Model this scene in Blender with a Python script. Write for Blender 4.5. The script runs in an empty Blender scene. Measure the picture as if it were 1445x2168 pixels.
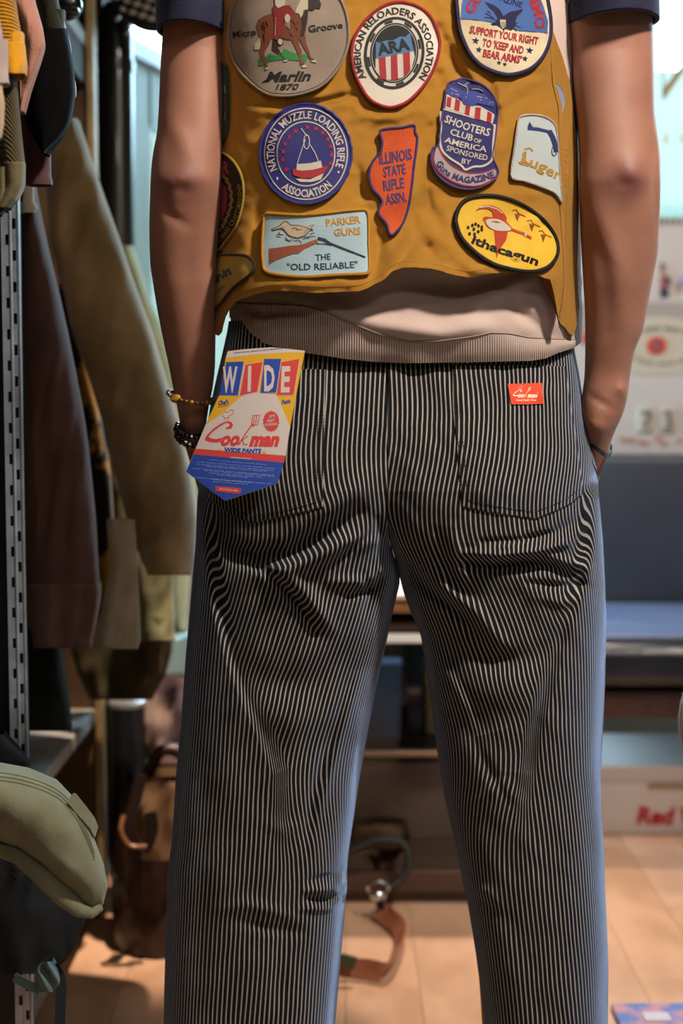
import bpy, bmesh, math, random
import numpy as np
from mathutils import Vector, Matrix
from mathutils.bvhtree import BVHTree
from mathutils.geometry import delaunay_2d_cdt, interpolate_bezier
from mathutils.interpolate import poly_3d_calc

random.seed(7); np.random.seed(7)
SC = bpy.context.scene
COL = SC.collection
PI = math.pi

# ------------------------------------------------------------------ camera
W, H, F = 1445, 2168, 50 / 36 * 2168
CX, CY = W / 2, H / 2
CAMZ, PITCH = 0.95, math.radians(4.5)
cam_d = bpy.data.cameras.new('camera'); cam = bpy.data.objects.new('camera', cam_d); COL.objects.link(cam)
cam_d.sensor_fit = 'VERTICAL'; cam_d.sensor_height = 36; cam_d.lens = 50
cam_d.clip_start = 0.05
cam_d.dof.use_dof = True; cam_d.dof.focus_distance = 1.53; cam_d.dof.aperture_fstop = 3.2
cam.location = (0, 0, CAMZ); cam.rotation_euler = (math.radians(90) - PITCH, 0, 0)
SC.camera = cam

# ------------------------------------------------------------------ world, lamps, exposure
world = bpy.data.worlds.new('sky'); SC.world = world; world.use_nodes = True
wn = world.node_tree.nodes; wl = world.node_tree.links
bg = wn['Background']
geo = wn.new('ShaderNodeTexCoord'); sep = wn.new('ShaderNodeSeparateXYZ'); ramp = wn.new('ShaderNodeValToRGB')
wl.new(geo.outputs['Generated'], sep.inputs[0]); wl.new(sep.outputs['Z'], ramp.inputs[0])
ramp.color_ramp.elements[0].position = 0.0; ramp.color_ramp.elements[0].color = (0.58, 0.84, 1.0, 1)
ramp.color_ramp.elements[1].position = 0.6; ramp.color_ramp.elements[1].color = (0.50, 0.72, 1.0, 1)
wl.new(ramp.outputs[0], bg.inputs[0]); bg.inputs[1].default_value = 26.0

def area_lamp(name, loc, rot, sx, sy, power, col):
    l = bpy.data.lights.new(name, 'AREA'); l.shape = 'RECTANGLE'; l.size = sx; l.size_y = sy
    l.energy = power; l.color = col
    o = bpy.data.objects.new(name, l); COL.objects.link(o); o.location = loc; o.rotation_euler = rot
    return o
def spot_lamp(name, loc, aim, half, power, col, rad=.08, blend=1.0):
    l = bpy.data.lights.new(name, 'SPOT'); l.energy = power; l.color = col; l.spot_size = math.radians(half * 2); l.spot_blend = blend; l.shadow_soft_size = rad
    o = bpy.data.objects.new(name, l); COL.objects.link(o); o.location = loc
    o.rotation_euler = (Vector(aim) - Vector(loc)).to_track_quat('-Z', 'Y').to_euler(); return o
# warm white spots out of view, some added to brighten parts of the shop
spot_lamp('unseen_spot', (0.92, 0.58, 2.55), (0.14, 1.5, 1.12), 34, 245, (1.0, 0.87, 0.76), .09)
spot_lamp('unseen_spot', (1.1, 1.9, 2.6), (0.95, 3.3, 0.8), 36, 150, (1.0, 0.86, 0.76))  # unseen spot aimed to brighten the poster board, bench and floor
spot_lamp('unseen_spot', (0.45, 3.1, 2.6), (0.30, 2.42, 0.0), 15, 230, (1.0, 0.84, 0.72), .05)  # added to make the bright floor patch behind the legs
spot_lamp('unseen_spot', (0.0, 2.0, 2.6), (-0.31, 2.42, 0.40), 8, 480, (1.0, 0.78, 0.6), .02)
spot_lamp('unseen_spot', (-0.2, 0.3, 2.5), (-0.55, 1.5, 1.2), 26, 15, (1.0, 0.86, 0.70), .1)
area_lamp('front_fill_panel', (0.9, -1.1, 2.6), (0, 0, 0), 1.0, 0.5, 18, (1.0, 0.90, 0.78))  # added front fill behind the camera, no known fitting
# sky light entering by the shop windows
for nm, loc, rot, sx, sy in (('window_portal', (0.9, 3.78, 1.75), (math.radians(90), 0, PI), 2.4, 1.5),
                             ('window_portal', (-0.40, 3.2, 1.2), (math.radians(90), 0, math.radians(-107)), 0.9, 1.0)):
    p = area_lamp(nm, loc, rot, sx, sy, 1, (1, 1, 1)); p.data.cycles.is_portal = True
SC.view_settings.view_transform = 'Standard'; SC.view_settings.look = 'None'
SC.view_settings.exposure = 0.0; SC.view_settings.gamma = 1.0; SC.view_settings.use_curve_mapping = False

# ------------------------------------------------------------------ pixel <-> world
FY, FZ, UY, UZ = math.cos(PITCH), -math.sin(PITCH), math.sin(PITCH), math.cos(PITCH)
def P(x, y, Y):
    """world points seen at photo position (x, y) and lying at world depth Y"""
    x = np.asarray(x, float); y = np.asarray(y, float); Y = np.asarray(Y, float)
    a = (x - CX) / F; b = (CY - y) / F
    dy = FY + b * UY; dz = FZ + b * UZ
    t = Y / dy
    return np.stack(np.broadcast_arrays(a * t, Y + 0 * t, CAMZ + dz * t), -1)
def p3(x, y, Y): return tuple(P(x, y, Y).tolist())
def px_of(v):
    y = v[..., 1]; z = v[..., 2] - CAMZ
    d = y * FY + z * FZ; u = y * UY + z * UZ
    return CX + F * v[..., 0] / d, CY - F * u / d
def sm(a, b, t):
    t = np.clip((np.asarray(t, float) - a) / (b - a), 0, 1); return t * t * (3 - 2 * t)
def lerpt(tab, y):
    tab = np.array(tab, float); return np.interp(y, tab[:, 0], tab[:, 1])

# ------------------------------------------------------------------ value noise
_perm = np.random.RandomState(3).rand(256, 256)
def vnoise(x, y, seed=0):
    x = np.asarray(x, float) + seed * 17.3; y = np.asarray(y, float) + seed * 9.1
    xi = np.floor(x).astype(int); yi = np.floor(y).astype(int); fx = x - xi; fy = y - yi
    fx = fx * fx * (3 - 2 * fx); fy = fy * fy * (3 - 2 * fy)
    g = lambda i, j: _perm[(xi + i) % 256, (yi + j) % 256]
    return (g(0, 0) * (1 - fx) + g(1, 0) * fx) * (1 - fy) + (g(0, 1) * (1 - fx) + g(1, 1) * fx) * fy - 0.5

def seg_dist(x, y, pts):
    """unsigned distance, signed side and param to a polyline"""
    best = np.full(np.broadcast(x, y).shape, 1e9); side = np.zeros_like(best); par = np.zeros_like(best)
    n = len(pts) - 1
    for i in range(n):
        ax, ay = pts[i]; bx, by = pts[i + 1]; dx, dy = bx - ax, by - ay; L2 = dx * dx + dy * dy
        t = np.clip(((x - ax) * dx + (y - ay) * dy) / L2, 0, 1)
        d = np.hypot(x - ax - t * dx, y - ay - t * dy)
        s = np.sign((x - ax) * dy - (y - ay) * dx)
        m = d < best
        best = np.where(m, d, best); side = np.where(m, s, side); par = np.where(m, (i + t) / n, par)
    return best, side, par
def ridge(x, y, pts, w, amp):
    d, s, t = seg_dist(x, y, pts)
    return amp * np.exp(-(d / w) ** 2) * (0.35 + 0.65 * np.sin(np.clip(t, 0.02, .98) * PI))
def crease(x, y, pts, w, amp):
    """one side lies lower: sharp at the line, easing away over w"""
    d, s, t = seg_dist(x, y, pts)
    e = np.sin(np.clip(t, 0, 1) * PI) ** 0.5
    return np.where(s * np.sign(amp) > 0, -abs(amp) * np.exp(-d / w) * sm(0, 22, d), 0) * e

# ------------------------------------------------------------------ materials
def lin(c):
    if isinstance(c, str):
        c = tuple(int(c[i:i + 2], 16) / 255 for i in (0, 2, 4))
    return tuple((v / 12.92 if v <= 0.04045 else ((v + 0.055) / 1.055) ** 2.4) for v in c) + (1,)
MATS = {}
def mk(name, col, rough=0.85, metal=0.0, col2=None, nscale=60, bump=0.0, bscale=400, wave=None, sheen=0.0, sheentint=(1, 1, 1, 1),
       trans=0.0, emit=0.0, spec=0.5, coat=0.0, sss=0.0, nlo=0.4, nhi=0.6, detail=4, alpha=None):
    if name in MATS: return MATS[name]
    m = bpy.data.materials.new(name); m.use_nodes = True; nt = m.node_tree; n = nt.nodes; l = nt.links
    b = n['Principled BSDF']; b.inputs['Roughness'].default_value = rough; b.inputs['Metallic'].default_value = metal
    b.inputs['Base Color'].default_value = lin(col); b.inputs['Specular IOR Level'].default_value = spec
    b.inputs['Sheen Weight'].default_value = sheen; b.inputs['Sheen Tint'].default_value = sheentint
    b.inputs['Sheen Roughness'].default_value = 0.35
    b.inputs['Transmission Weight'].default_value = trans; b.inputs['Coat Weight'].default_value = coat
    b.inputs['Subsurface Weight'].default_value = sss
    if sss: b.inputs['Subsurface Radius'].default_value = (0.012, 0.004, 0.002)
    if emit: b.inputs['Emission Color'].default_value = lin(col); b.inputs['Emission Strength'].default_value = emit
    tc = n.new('ShaderNodeTexCoord'); src = tc.outputs['Object']
    if col2:
        nz = n.new('ShaderNodeTexNoise'); nz.inputs['Scale'].default_value = nscale; nz.inputs['Detail'].default_value = detail
        l.new(src, nz.inputs['Vector']); r = n.new('ShaderNodeValToRGB')
        r.color_ramp.elements[0].position = nlo; r.color_ramp.elements[0].color = lin(col)
        r.color_ramp.elements[1].position = nhi; r.color_ramp.elements[1].color = lin(col2)
        l.new(nz.outputs['Fac'], r.inputs[0]); l.new(r.outputs[0], b.inputs['Base Color'])
    if bump:
        nb = n.new('ShaderNodeTexNoise'); nb.inputs['Scale'].default_value = bscale; nb.inputs['Detail'].default_value = 3
        l.new(src, nb.inputs['Vector']); hgt = nb.outputs['Fac']
        if wave:
            wv = n.new('ShaderNodeTexWave'); wv.inputs['Scale'].default_value = wave[0]; wv.inputs['Distortion'].default_value = wave[2]
            wv.bands_direction = wave[1]; wv.inputs['Detail'].default_value = 1
            l.new(src, wv.inputs['Vector'])
            mx = n.new('ShaderNodeMath'); mx.operation = 'ADD'; l.new(hgt, mx.inputs[0]); l.new(wv.outputs['Fac'], mx.inputs[1]); hgt = mx.outputs[0]
        bp = n.new('ShaderNodeBump'); bp.inputs['Strength'].default_value = 1.0; bp.inputs['Distance'].default_value = bump
        l.new(hgt, bp.inputs['Height']); l.new(bp.outputs[0], b.inputs['Normal'])
    MATS[name] = m
    return m
def thin_glass(name, tint):
    m = bpy.data.materials.new(name); m.use_nodes = True; nt = m.node_tree; n = nt.nodes; l = nt.links; n.remove(n['Principled BSDF'])
    t = n.new('ShaderNodeBsdfTransparent'); t.inputs[0].default_value = tint; g = n.new('ShaderNodeBsdfGlossy'); g.inputs['Roughness'].default_value = .03
    fr = n.new('ShaderNodeFresnel'); fr.inputs[0].default_value = 1.45; mx = n.new('ShaderNodeMixShader')
    l.new(fr.outputs[0], mx.inputs[0]); l.new(t.outputs[0], mx.inputs[1]); l.new(g.outputs[0], mx.inputs[2]); l.new(mx.outputs[0], n['Material Output'].inputs[0])
    MATS[name] = m; return m
def thread(name, col):      # embroidery thread
    return mk('thread_' + name, col, rough=0.65, bump=0.0004, bscale=1200, wave=(620, 'DIAGONAL', 1.5), sheen=0.0 if name in ('black', 'dark_brown', 'navy', 'gun_navy', 'indigo') else 0.12)

# ------------------------------------------------------------------ object helpers
def tag(o, label=None, cat=None, group=None, kind=None):
    if label: o['label'] = label
    if cat: o['category'] = cat
    if group: o['group'] = group
    if kind: o['kind'] = kind
    return o
def empty(name, loc, label=None, cat=None, group=None, parent=None):
    o = bpy.data.objects.new(name, None); COL.objects.link(o); o.empty_display_size = 0.05
    o.location = loc; tag(o, label, cat, group)
    if parent: o.parent = parent
    return o
def link_mesh(name, me, mats, parent=None, smooth=True):
    for m in (mats if isinstance(mats, (list, tuple)) else [mats]): me.materials.append(m)
    if smooth: me.shade_smooth()
    o = bpy.data.objects.new(name, me); COL.objects.link(o)
    if parent is not None:
        o.parent = parent
        inv = Matrix.Translation(parent_loc(parent)).inverted(); o.matrix_parent_inverse = inv
    return o
def parent_loc(p):
    return p.location.copy() if p.type == 'EMPTY' else Vector((0, 0, 0))

class MB:
    def __init__(s): s.v = []; s.f = []; s.m = []; s.mats = []
    def mi(s, mat):
        if mat not in s.mats: s.mats.append(mat)
        return s.mats.index(mat)
    def add(s, vs, fs, mat):
        b = len(s.v); s.v += [tuple(map(float, q)) for q in vs]; k = s.mi(mat)
        s.f += [tuple(b + i for i in f) for f in fs]; s.m += [k] * len(fs)
    def box(s, a, b, mat, rot=0, bev=0.0):
        (x0, y0, z0), (x1, y1, z1) = a, b
        x0, x1 = min(x0, x1), max(x0, x1); y0, y1 = min(y0, y1), max(y0, y1); z0, z1 = min(z0, z1), max(z0, z1)
        if bev:
            bm = bmesh.new(); bmesh.ops.create_cube(bm, size=1)
            for v in bm.verts: v.co = Vector(((x0 + x1) / 2 + v.co.x * (x1 - x0), (y0 + y1) / 2 + v.co.y * (y1 - y0), (z0 + z1) / 2 + v.co.z * (z1 - z0)))
            bmesh.ops.bevel(bm, geom=bm.edges[:], offset=bev, segments=3, affect='EDGES', profile=0.5)
            s.add([v.co[:] for v in bm.verts], [[v.index for v in f.verts] for f in bm.faces], mat); bm.free(); return
        vs = [(x0, y0, z0), (x1, y0, z0), (x1, y1, z0), (x0, y1, z0), (x0, y0, z1), (x1, y0, z1), (x1, y1, z1), (x0, y1, z1)]
        s.add(vs, [(0, 3, 2, 1), (4, 5, 6, 7), (0, 1, 5, 4), (1, 2, 6, 5), (2, 3, 7, 6), (3, 0, 4, 7)], mat)
    def tube(s, pts, r, mat, n=8, closed=False, cap=True):
        pts = [Vector(p) for p in pts]; N = len(pts); vs = []; fs = []; up = None
        rr = r if hasattr(r, '__len__') else [r] * N
        for i, p in enumerate(pts):
            a = pts[(i - 1) % N] if (closed or i > 0) else p; c = pts[(i + 1) % N] if (closed or i < N - 1) else p
            t = (c - a).normalized() if (c - a).length > 1e-9 else Vector((0, 0, 1))
            if up is None:
                up = Vector((0, 0, 1)) if abs(t.z) < 0.9 else Vector((1, 0, 0))
            sd = t.cross(up); sd = sd.normalized() if sd.length > 1e-6 else Vector((1, 0, 0)); up = sd.cross(t).normalized()
            for k in range(n):
                an = 2 * PI * k / n; vs.append(p + (sd * math.cos(an) + up * math.sin(an)) * rr[i])
        for i in range(N if closed else N - 1):
            for k in range(n):
                a = i * n + k; b = i * n + (k + 1) % n; c = ((i + 1) % N) * n + (k + 1) % n; d = ((i + 1) % N) * n + k
                fs.append((a, b, c, d))
        if cap and not closed:
            fs.append(tuple(range(n))[::-1]); fs.append(tuple((N - 1) * n + k for k in range(n)))
        s.add(vs, fs, mat)
    def ribbon(s, pts, w, t, mat, axis=(0, 0, 1)):
        """flat strap of width w along axis-ish, thickness t"""
        pts = [Vector(p) for p in pts]; N = len(pts); vs = []; fs = []; ax = Vector(axis)
        for i, p in enumerate(pts):
            d = (pts[min(i + 1, N - 1)] - pts[max(i - 1, 0)]).normalized()
            a = (ax - d * ax.dot(d)).normalized(); nn = d.cross(a).normalized()
            for q in (a * w / 2 + nn * t / 2, -a * w / 2 + nn * t / 2, -a * w / 2 - nn * t / 2, a * w / 2 - nn * t / 2): vs.append(p + q)
        for i in range(N - 1):
            for k in range(4):
                fs.append((i * 4 + k, i * 4 + (k + 1) % 4, i * 4 + 4 + (k + 1) % 4, i * 4 + 4 + k))
        fs += [(3, 2, 1, 0), tuple((N - 1) * 4 + k for k in range(4))]
        s.add(vs, fs, mat)
    def lathe(s, prof, c, mat, n=24, sx=1, sy=1):
        vs = []; fs = []
        for r, z in prof:
            for k in range(n):
                a = 2 * PI * k / n; vs.append((c[0] + r * math.cos(a) * sx, c[1] + r * math.sin(a) * sy, c[2] + z))
        for i in range(len(prof) - 1):
            for k in range(n): fs.append((i * n + k, i * n + (k + 1) % n, (i + 1) * n + (k + 1) % n, (i + 1) * n + k))
        fs.append(tuple(range(n))[::-1]); fs.append(tuple((len(prof) - 1) * n + k for k in range(n)))
        s.add(vs, fs, mat)
    def ball(s, c, r, mat, n=8, sc=(1, 1, 1), jit=0):
        vs = []; fs = []; m = max(4, n // 2 + 1)
        for i in range(m + 1):
            th = PI * i / m
            for k in range(n):
                a = 2 * PI * k / n; j = 1 + jit * (random.random() - .5)
                vs.append((c[0] + r * j * sc[0] * math.sin(th) * math.cos(a), c[1] + r * j * sc[1] * math.sin(th) * math.sin(a), c[2] + r * sc[2] * math.cos(th)))
        for i in range(m):
            for k in range(n): fs.append((i * n + k, (i + 1) * n + k, (i + 1) * n + (k + 1) % n, i * n + (k + 1) % n))
        s.add(vs, fs, mat)
    def build(s, name, parent=None, smooth=True, angle=None):
        me = bpy.data.meshes.new(name); me.from_pydata(s.v, [], s.f); me.polygons.foreach_set('material_index', s.m)
        o = link_mesh(name, me, s.mats, parent, smooth)
        if smooth:
            bm = bmesh.new(); bm.from_mesh(me); bm.normal_update()
            for e in bm.edges:
                if len(e.link_faces) == 2 and e.calc_face_angle(0) > math.radians(angle or 40): e.smooth = False
            bm.to_mesh(me); bm.free()
        return o

def grid_mesh(name, V, mat, parent=None, uv=None, close=False):
    """V: rows x cols x 3; cols closed when close"""
    R, C = V.shape[:2]
    i = np.arange(R - 1)[:, None]; j = np.arange(C - (0 if close else 1))[None, :]; j2 = (j + 1) % C
    q = np.stack([i * C + j, i * C + j2, (i + 1) * C + j2, (i + 1) * C + j], -1).reshape(-1, 4)
    me = bpy.data.meshes.new(name); me.vertices.add(R * C); me.vertices.foreach_set('co', V.reshape(-1).astype(np.float32))
    me.loops.add(q.size); me.loops.foreach_set('vertex_index', q.reshape(-1).astype(np.int32))
    me.polygons.add(len(q)); me.polygons.foreach_set('loop_start', (np.arange(len(q)) * 4).astype(np.int32))
    me.update(calc_edges=True)
    if uv is not None:
        l = me.uv_layers.new(name='uv'); U = uv.reshape(-1, 2)[q.reshape(-1)]; l.data.foreach_set('uv', U.reshape(-1).astype(np.float32))
    me.validate()
    return link_mesh(name, me, mat, parent)

def px_tube(rows, Yc, b, p=2.3, N=48, M=60, field=None, back_only=False, power=None):
    """closed garment tube whose outline follows rows (y, xl, xr); returns verts grid M x 2N"""
    rows = np.array(rows, float)
    y = np.linspace(rows[0, 0], rows[-1, 0], M); xl = np.interp(y, rows[:, 0], rows[:, 1]); xr = np.interp(y, rows[:, 0], rows[:, 2])
    k = np.ones(5) / 5
    if M > 20:
        pad = lambda a: np.convolve(np.concatenate([[a[0]] * 2, a, [a[-1]] * 2]), k, 'valid')
        xl, xr = pad(xl), pad(xr)
    yc = np.interp(y, *zip(*Yc)) if hasattr(Yc, '__len__') else np.full(M, float(Yc))
    bb = np.interp(y, *zip(*b)) if hasattr(b, '__len__') else np.full(M, float(b))
    s = 0.5 - 0.5 * np.cos(np.linspace(0, PI, N + 1))
    x = xl[:, None] + (xr - xl)[:, None] * s[None]; yy = np.repeat(y[:, None], N + 1, 1)
    prof = (1 - np.clip(np.abs(2 * s - 1), 0, 1) ** p) ** (1 / p)
    d = bb[:, None] * prof[None]
    fl = field(x, yy) if field else 0
    back = P(x, yy, yc[:, None] - d - fl * np.minimum(1, prof * 2)[None])
    mid = P(x, yy, yc[:, None] + 0 * d); front = mid.copy(); front[..., 1] += d
    return np.concatenate([back, front[:, -2:0:-1]], 1)

def cap_rows(V, depth=0.04, thick=0.003):
    """turn the lower end inward so the cuff opening shows a wall inside"""
    c = V[-1].mean(0); r1 = c + (V[-1] - c) * (1 - thick / 0.03)
    rows = [r1]
    for k in (0.5, 1.0):
        kk = c + (V[max(0, int(len(V) - 1 - 3 * k))] - V[max(0, int(len(V) - 1 - 3 * k))].mean(0)) * 0.9
        q = r1.copy(); q[:, 2] += depth * k; rows.append(q)
    return np.concatenate([V, np.stack(rows)], 0)
# ================================================================== the shop
def S(o): o['kind'] = 'structure'; return o
def slab(name, a, b, mat, parent=None, bev=0, kind=True):
    m = MB(); m.box(a, b, mat, bev=bev); o = m.build(name, parent, smooth=bool(bev))
    if kind and parent is None: S(o)
    return o
m_wall = mk('plaster_wall', '8f8272', 0.9, col2='857868', nscale=3, bump=0.001)
m_dark = mk('dark_boards', '3a2a20', 0.7, col2='2a1e17', nscale=6, bump=0.001)
m_plank = mk('floor_oak', 'd4aa8a', 0.32, col2='c29878', nscale=9, bump=0.0006, bscale=60)
m_plank2 = mk('floor_oak_pale', 'dab49a', 0.30, col2='caa286', nscale=7, bump=0.0006, bscale=60)
m_under = mk('floor_gap', '7a583c', 0.9)
m_white = mk('white_paint', 'd8dcd8', 0.5)
m_mint = mk('mint_frame', 'a9c4ba', 0.45, col2='9fbab0', nscale=5)
m_glass = thin_glass('window_glass', (.93, .98, .97, 1))
m_black = mk('black_metal', '17181a', 0.35, metal=0.6)
m_steel = mk('galvanised_steel', 'aab4c0', 0.36, metal=0.55, col2='97a1ad', nscale=40)
m_chrome = mk('chrome', 'd5dade', 0.15, metal=1.0)
m_darkwood = mk('dark_wood', '4a2f20', 0.45, col2='3a2418', nscale=12)
m_midwood = mk('mid_wood', '9a6a3c', 0.5, col2='85572f', nscale=14)
m_board = mk('brown_board', '64492c', 0.75, col2='553c24', nscale=10)
m_paleedge = mk('pale_wood_edge', 'b89d6c', 0.6, col2='a58a5a', nscale=20)
m_greywood = mk('grey_shelf', 'a8a49c', 0.6, col2='8e8a84', nscale=10)

floor = slab('floor', (-1.3, -1.9, -0.06), (2.6, 3.84, -0.014), m_under)
pl = MB(); pl.box((-0.0598, -0.60, -0.006), (0.0598, 0.60, 0.006), m_plank); pme = None
for i in range(34):
    y = (-.9, -.1, -1.4, .4)[i % 4]; j = 0
    while y < 3.74:
        y1 = min(y + 2.0, 3.745); j += 1
        if y1 - y > .1 and y1 > .6:
            o = bpy.data.objects.new('plank', pme if (i * 3 + j) % 3 else pme2) if pme is not None else None
            if o is None:
                o = pl.build('plank', None, False); pme = o.data; pme2 = pme.copy(); pme2.materials.clear(); pme2.materials.append(m_plank2)
            else: COL.objects.link(o)
            o.scale = (1, (y1 - y - .002) / 1.2, 1); o.location = (-1.5 + i * 0.1205, (y + y1) / 2, -0.006); o.parent = floor
        y += 2.0
slab('ceiling', (-1.6, -1.9, 2.7), (2.6, 4.0, 2.76), mk('ceiling_paint', '9a9288', 0.9))
slab('wall_left', (-1.3, -1.9, 0), (-1.22, 2.98, 2.7), m_dark); slab('wall_side', (-1.22, 2.9, 0), (-.475, 2.98, 2.7), m_dark)
slab('wall_right', (2.5, -1.9, 0), (2.58, 4.0, 2.7), m_wall)
slab('wall_front', (-1.22, -1.9, 0), (2.5, -1.82, 2.7), m_wall)
# back wall with its wide window opening
wb = MB(); YB = 3.75
wb.box((-0.18, YB, 0), (2.5, YB + .1, 0.78), m_wall); wb.box((-0.18, YB, 2.5), (2.5, YB + .1, 2.7), m_wall)
wb.box((2.3, YB, 0.78), (2.5, YB + .1, 2.5), m_wall)
S(wb.build('wall_back', None, False))
win = MB(); win.box((-0.18, YB, 0.78), (-0.12, YB + .1, 2.5), m_mint); win.box((2.24, YB, 0.78), (2.3, YB + .1, 2.5), m_mint)
win.box((-0.12, YB, 0.78), (2.24, YB + .1, 0.84), m_mint); win.box((-0.12, YB, 2.44), (2.24, YB + .1, 2.5), m_mint)
win1 = S(win.build('window_1', None, False))
slab('pane', (-0.12, YB + .045, 0.84), (2.24, YB + .051, 2.44), m_glass, win1)
# slanting side window, pale green frame (from (-.44,2.8) to (-.20,3.75))
A = Vector((-0.462, 2.86, 0)); B = Vector((-0.19, 3.75, 0)); D = (B - A).normalized(); Nn = Vector((D.y, -D.x, 0))
def slant(mb, t0, t1, z0, z1, w, mat, off=0):
    a = A + D * t0 + Nn * off; b = A + D * t1 + Nn * off; n = Nn * w / 2
    vs = [a - n, b - n, b + n, a + n]; vs = [(v.x, v.y, z0) for v in vs] + [(v.x, v.y, z1) for v in vs]
    mb.add(vs, [(0, 3, 2, 1), (4, 5, 6, 7), (0, 1, 5, 4), (1, 2, 6, 5), (2, 3, 7, 6), (3, 0, 4, 7)], mat)
LN = (B - A).length
w2 = MB(); slant(w2, 0, .17, 0.1, 1.64, .03, m_mint); slant(w2, LN - .07, LN, 0.1, 1.64, .04, m_mint)
slant(w2, .17, LN - .07, 0.1, 0.42, .035, m_mint); slant(w2, .17, LN - .07, 1.52, 1.64, .035, m_mint)
win2 = S(w2.build('window_2', None, False))
g = MB(); slant(g, .17, LN - .07, .42, 1.52, .006, m_glass); g.build('pane', win2, False)
g = MB(); slant(g, -.02, LN, 1.64, 1.675, .06, mk('bluish_white_rail', 'c8d4ec', 0.3)); g.build('top_rail', win2, False)
g = MB(); slant(g, .055, .062, 0.12, 1.55, .034, mk('dark_green_gasket', '26332c', 0.5)); g.build('gasket', win2, False)
g = MB(); slant(g, 0.0, LN, 1.75, 2.7, .05, mk('teal_grey_panel', '5f7478', 0.6)); o = g.build('upper_panel', win2, False)

# street outside
slab('street', (-9, 4.2, -0.2), (9, 14, -0.1), mk('pavement', '4a5052', 0.9, col2='404648', nscale=2))
ob = MB(); mpale = mk('pale_facade', '4c4a3c', 0.8); mshade = mk('facade_recess', '3c4234', 0.8)
ob.box((-6, 9, -0.1), (6.5, 9.4, 3.0), mpale)
fac = ob.build('facing_building', None, False); tag(fac, 'pale mint building across the street seen blurred through the shop window', 'building')
for i in range(7):
    for z in (0.2, 1.35):
        x = -5 + i * 1.6
        f = MB(); f.box((x, 8.95, z), (x + .9, 9.0, z + .8), mshade); f.build('window', fac, False)
def shrub(x, y, z, r, label):
    m = MB(); ml = mk('street_leaves', '36583a', 0.7, col2='284a2e', nscale=12)
    for _ in range(160):
        a = random.random() * 2 * PI; e = random.uniform(-1, 1); q = r * random.uniform(.6, 1) * (1 - e * e) ** .5
        m.ball((x + q * math.cos(a), y + q * math.sin(a) * .6, z + r * e), r * .16, ml, 5, (1, 1, .5))
    m.tube([(x, y, -0.1), (x, y, z)], .04, mk('bark', '6a5a48'), 6)
    o = m.build('street_tree', None, False); tag(o, label, 'tree')
shrub(-1.9, 6.5, 1.5, .8, 'leafy green tree outside, seen blurred through the slanting left window')
shrub(2.6, 8.0, 1.2, .5, 'small green tree outside the shop window behind the right elbow')

# lettering on the window glass (seen from behind, so mirrored)
def flatpoly(mb, pts, y, t, mat):
    n = len(pts); vs = [p3(a, b, y) for a, b in pts]; vs += [(v[0], v[1] + t, v[2]) for v in vs]
    tri, _ = tess(pts)
    fs = [tuple(f) for f in tri] + [tuple(n + i for i in f[::-1]) for f in tri] + [(i, (i + 1) % n, n + (i + 1) % n, n + i) for i in range(n)]
    mb.add(vs, fs, mat)
def tess(pts):
    r = delaunay_2d_cdt([Vector(p) for p in pts], [], [list(range(len(pts)))], 1, 1e-5); return r[2], r[0]
mgold = mk('gold_leaf', 'c9924a', 0.5); mblue = mk('blue_sign_paint', 'b9c8f0', 0.6)
yl = YB + .036
def window_letter(parts, label):
    m = MB()
    for pts, mt in parts: flatpoly(m, pts, yl, .004, mt)
    o = m.build('window_letter', win1, False)
ring = [(1424 + 20 * math.cos(a), 55 + 20 * math.sin(a)) for a in np.linspace(0.5, 2 * PI - .5, 20)] + [(1426 + 12 * math.cos(a), 55 + 15 * math.sin(a)) for a in np.linspace(2 * PI - .6, .6, 20)]
window_letter([(ring, mblue)], '')
window_letter([([(1400, 127), (1404, 127), (1406, 212), (1402, 214)], mk('dark_gold', '7a7a58', .5)),
               ([(1401, 214), (1404, 186), (1470, 95), (1474, 112), (1410, 205)], mgold), ([(1395, 126), (1412, 126), (1412, 129), (1395, 129)], mk('dark_gold', '')),
               ([(1468, 95), (1474, 95), (1474, 214), (1470, 214)], mk('dark_gold', ''))], '')
for x0 in (1403, 1438, 1474):
    window_letter([([(x0, 284), (x0 + 9, 284), (x0 + 9, 304), (x0, 304), (x0, 301), (x0 + 5, 301), (x0 + 5, 295), (x0 + 1, 295), (x0 + 1, 292), (x0 + 5, 292), (x0 + 5, 287), (x0, 287)], mgold)], '')

# ---------------------------------------------------------------- right: poster board, bench, shoe box, rug
def wbox(mb, x0, y0, x1, y1, Y, t, mat, bev=0):
    a = P(x0, y1, Y); b = P(x1, y0, Y); mb.box((a[0], Y, a[2]), (b[0], Y + t, b[2]), mat, bev=bev)
YP = 3.52
mp = mk('poster_card', 'cfc8c4', 0.7, col2='c8c1bd', nscale=4)
pb = MB(); wbox(pb, 1150, 462, 1640, 962, YP, .012, mp)
board = pb.build('poster_board', None, False); tag(board, 'large pale grey printed poster board standing behind the bench at right', 'poster')
b2 = MB(); wbox(b2, 1150, 640, 1640, 700, YP - .002, .002, mk('poster_grey_band', 'a89f9b', .7)); b2.build('grey_band', board, False)
b2 = MB()
for i in range(40):
    x = 1152 + i * 12; wbox(b2, x, 458, x + 5, 474, YP - .006, .006, mk('fringe_dark', '6a6864', .7))
o = b2.build('spiral_binding', board, False)
b2 = MB(); ell = [(1392 + 120 * math.cos(a), 732 + 62 * math.sin(a)) for a in np.linspace(0, 2 * PI, 40, endpoint=False)]
flatpoly(b2, ell, YP - .003, .003, mk('label_cream', 'c9c0ad', .7)); b2.build('oval_label', board, False)
b2 = MB(); ell = [(1389 + 21 * math.cos(a), 732 + 19 * math.sin(a)) for a in np.linspace(0, 2 * PI, 30, endpoint=False)]
flatpoly(b2, ell, YP - .006, .003, mk('label_red', 'c8452c', .7)); b2.build('red_seal', board, False)
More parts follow.
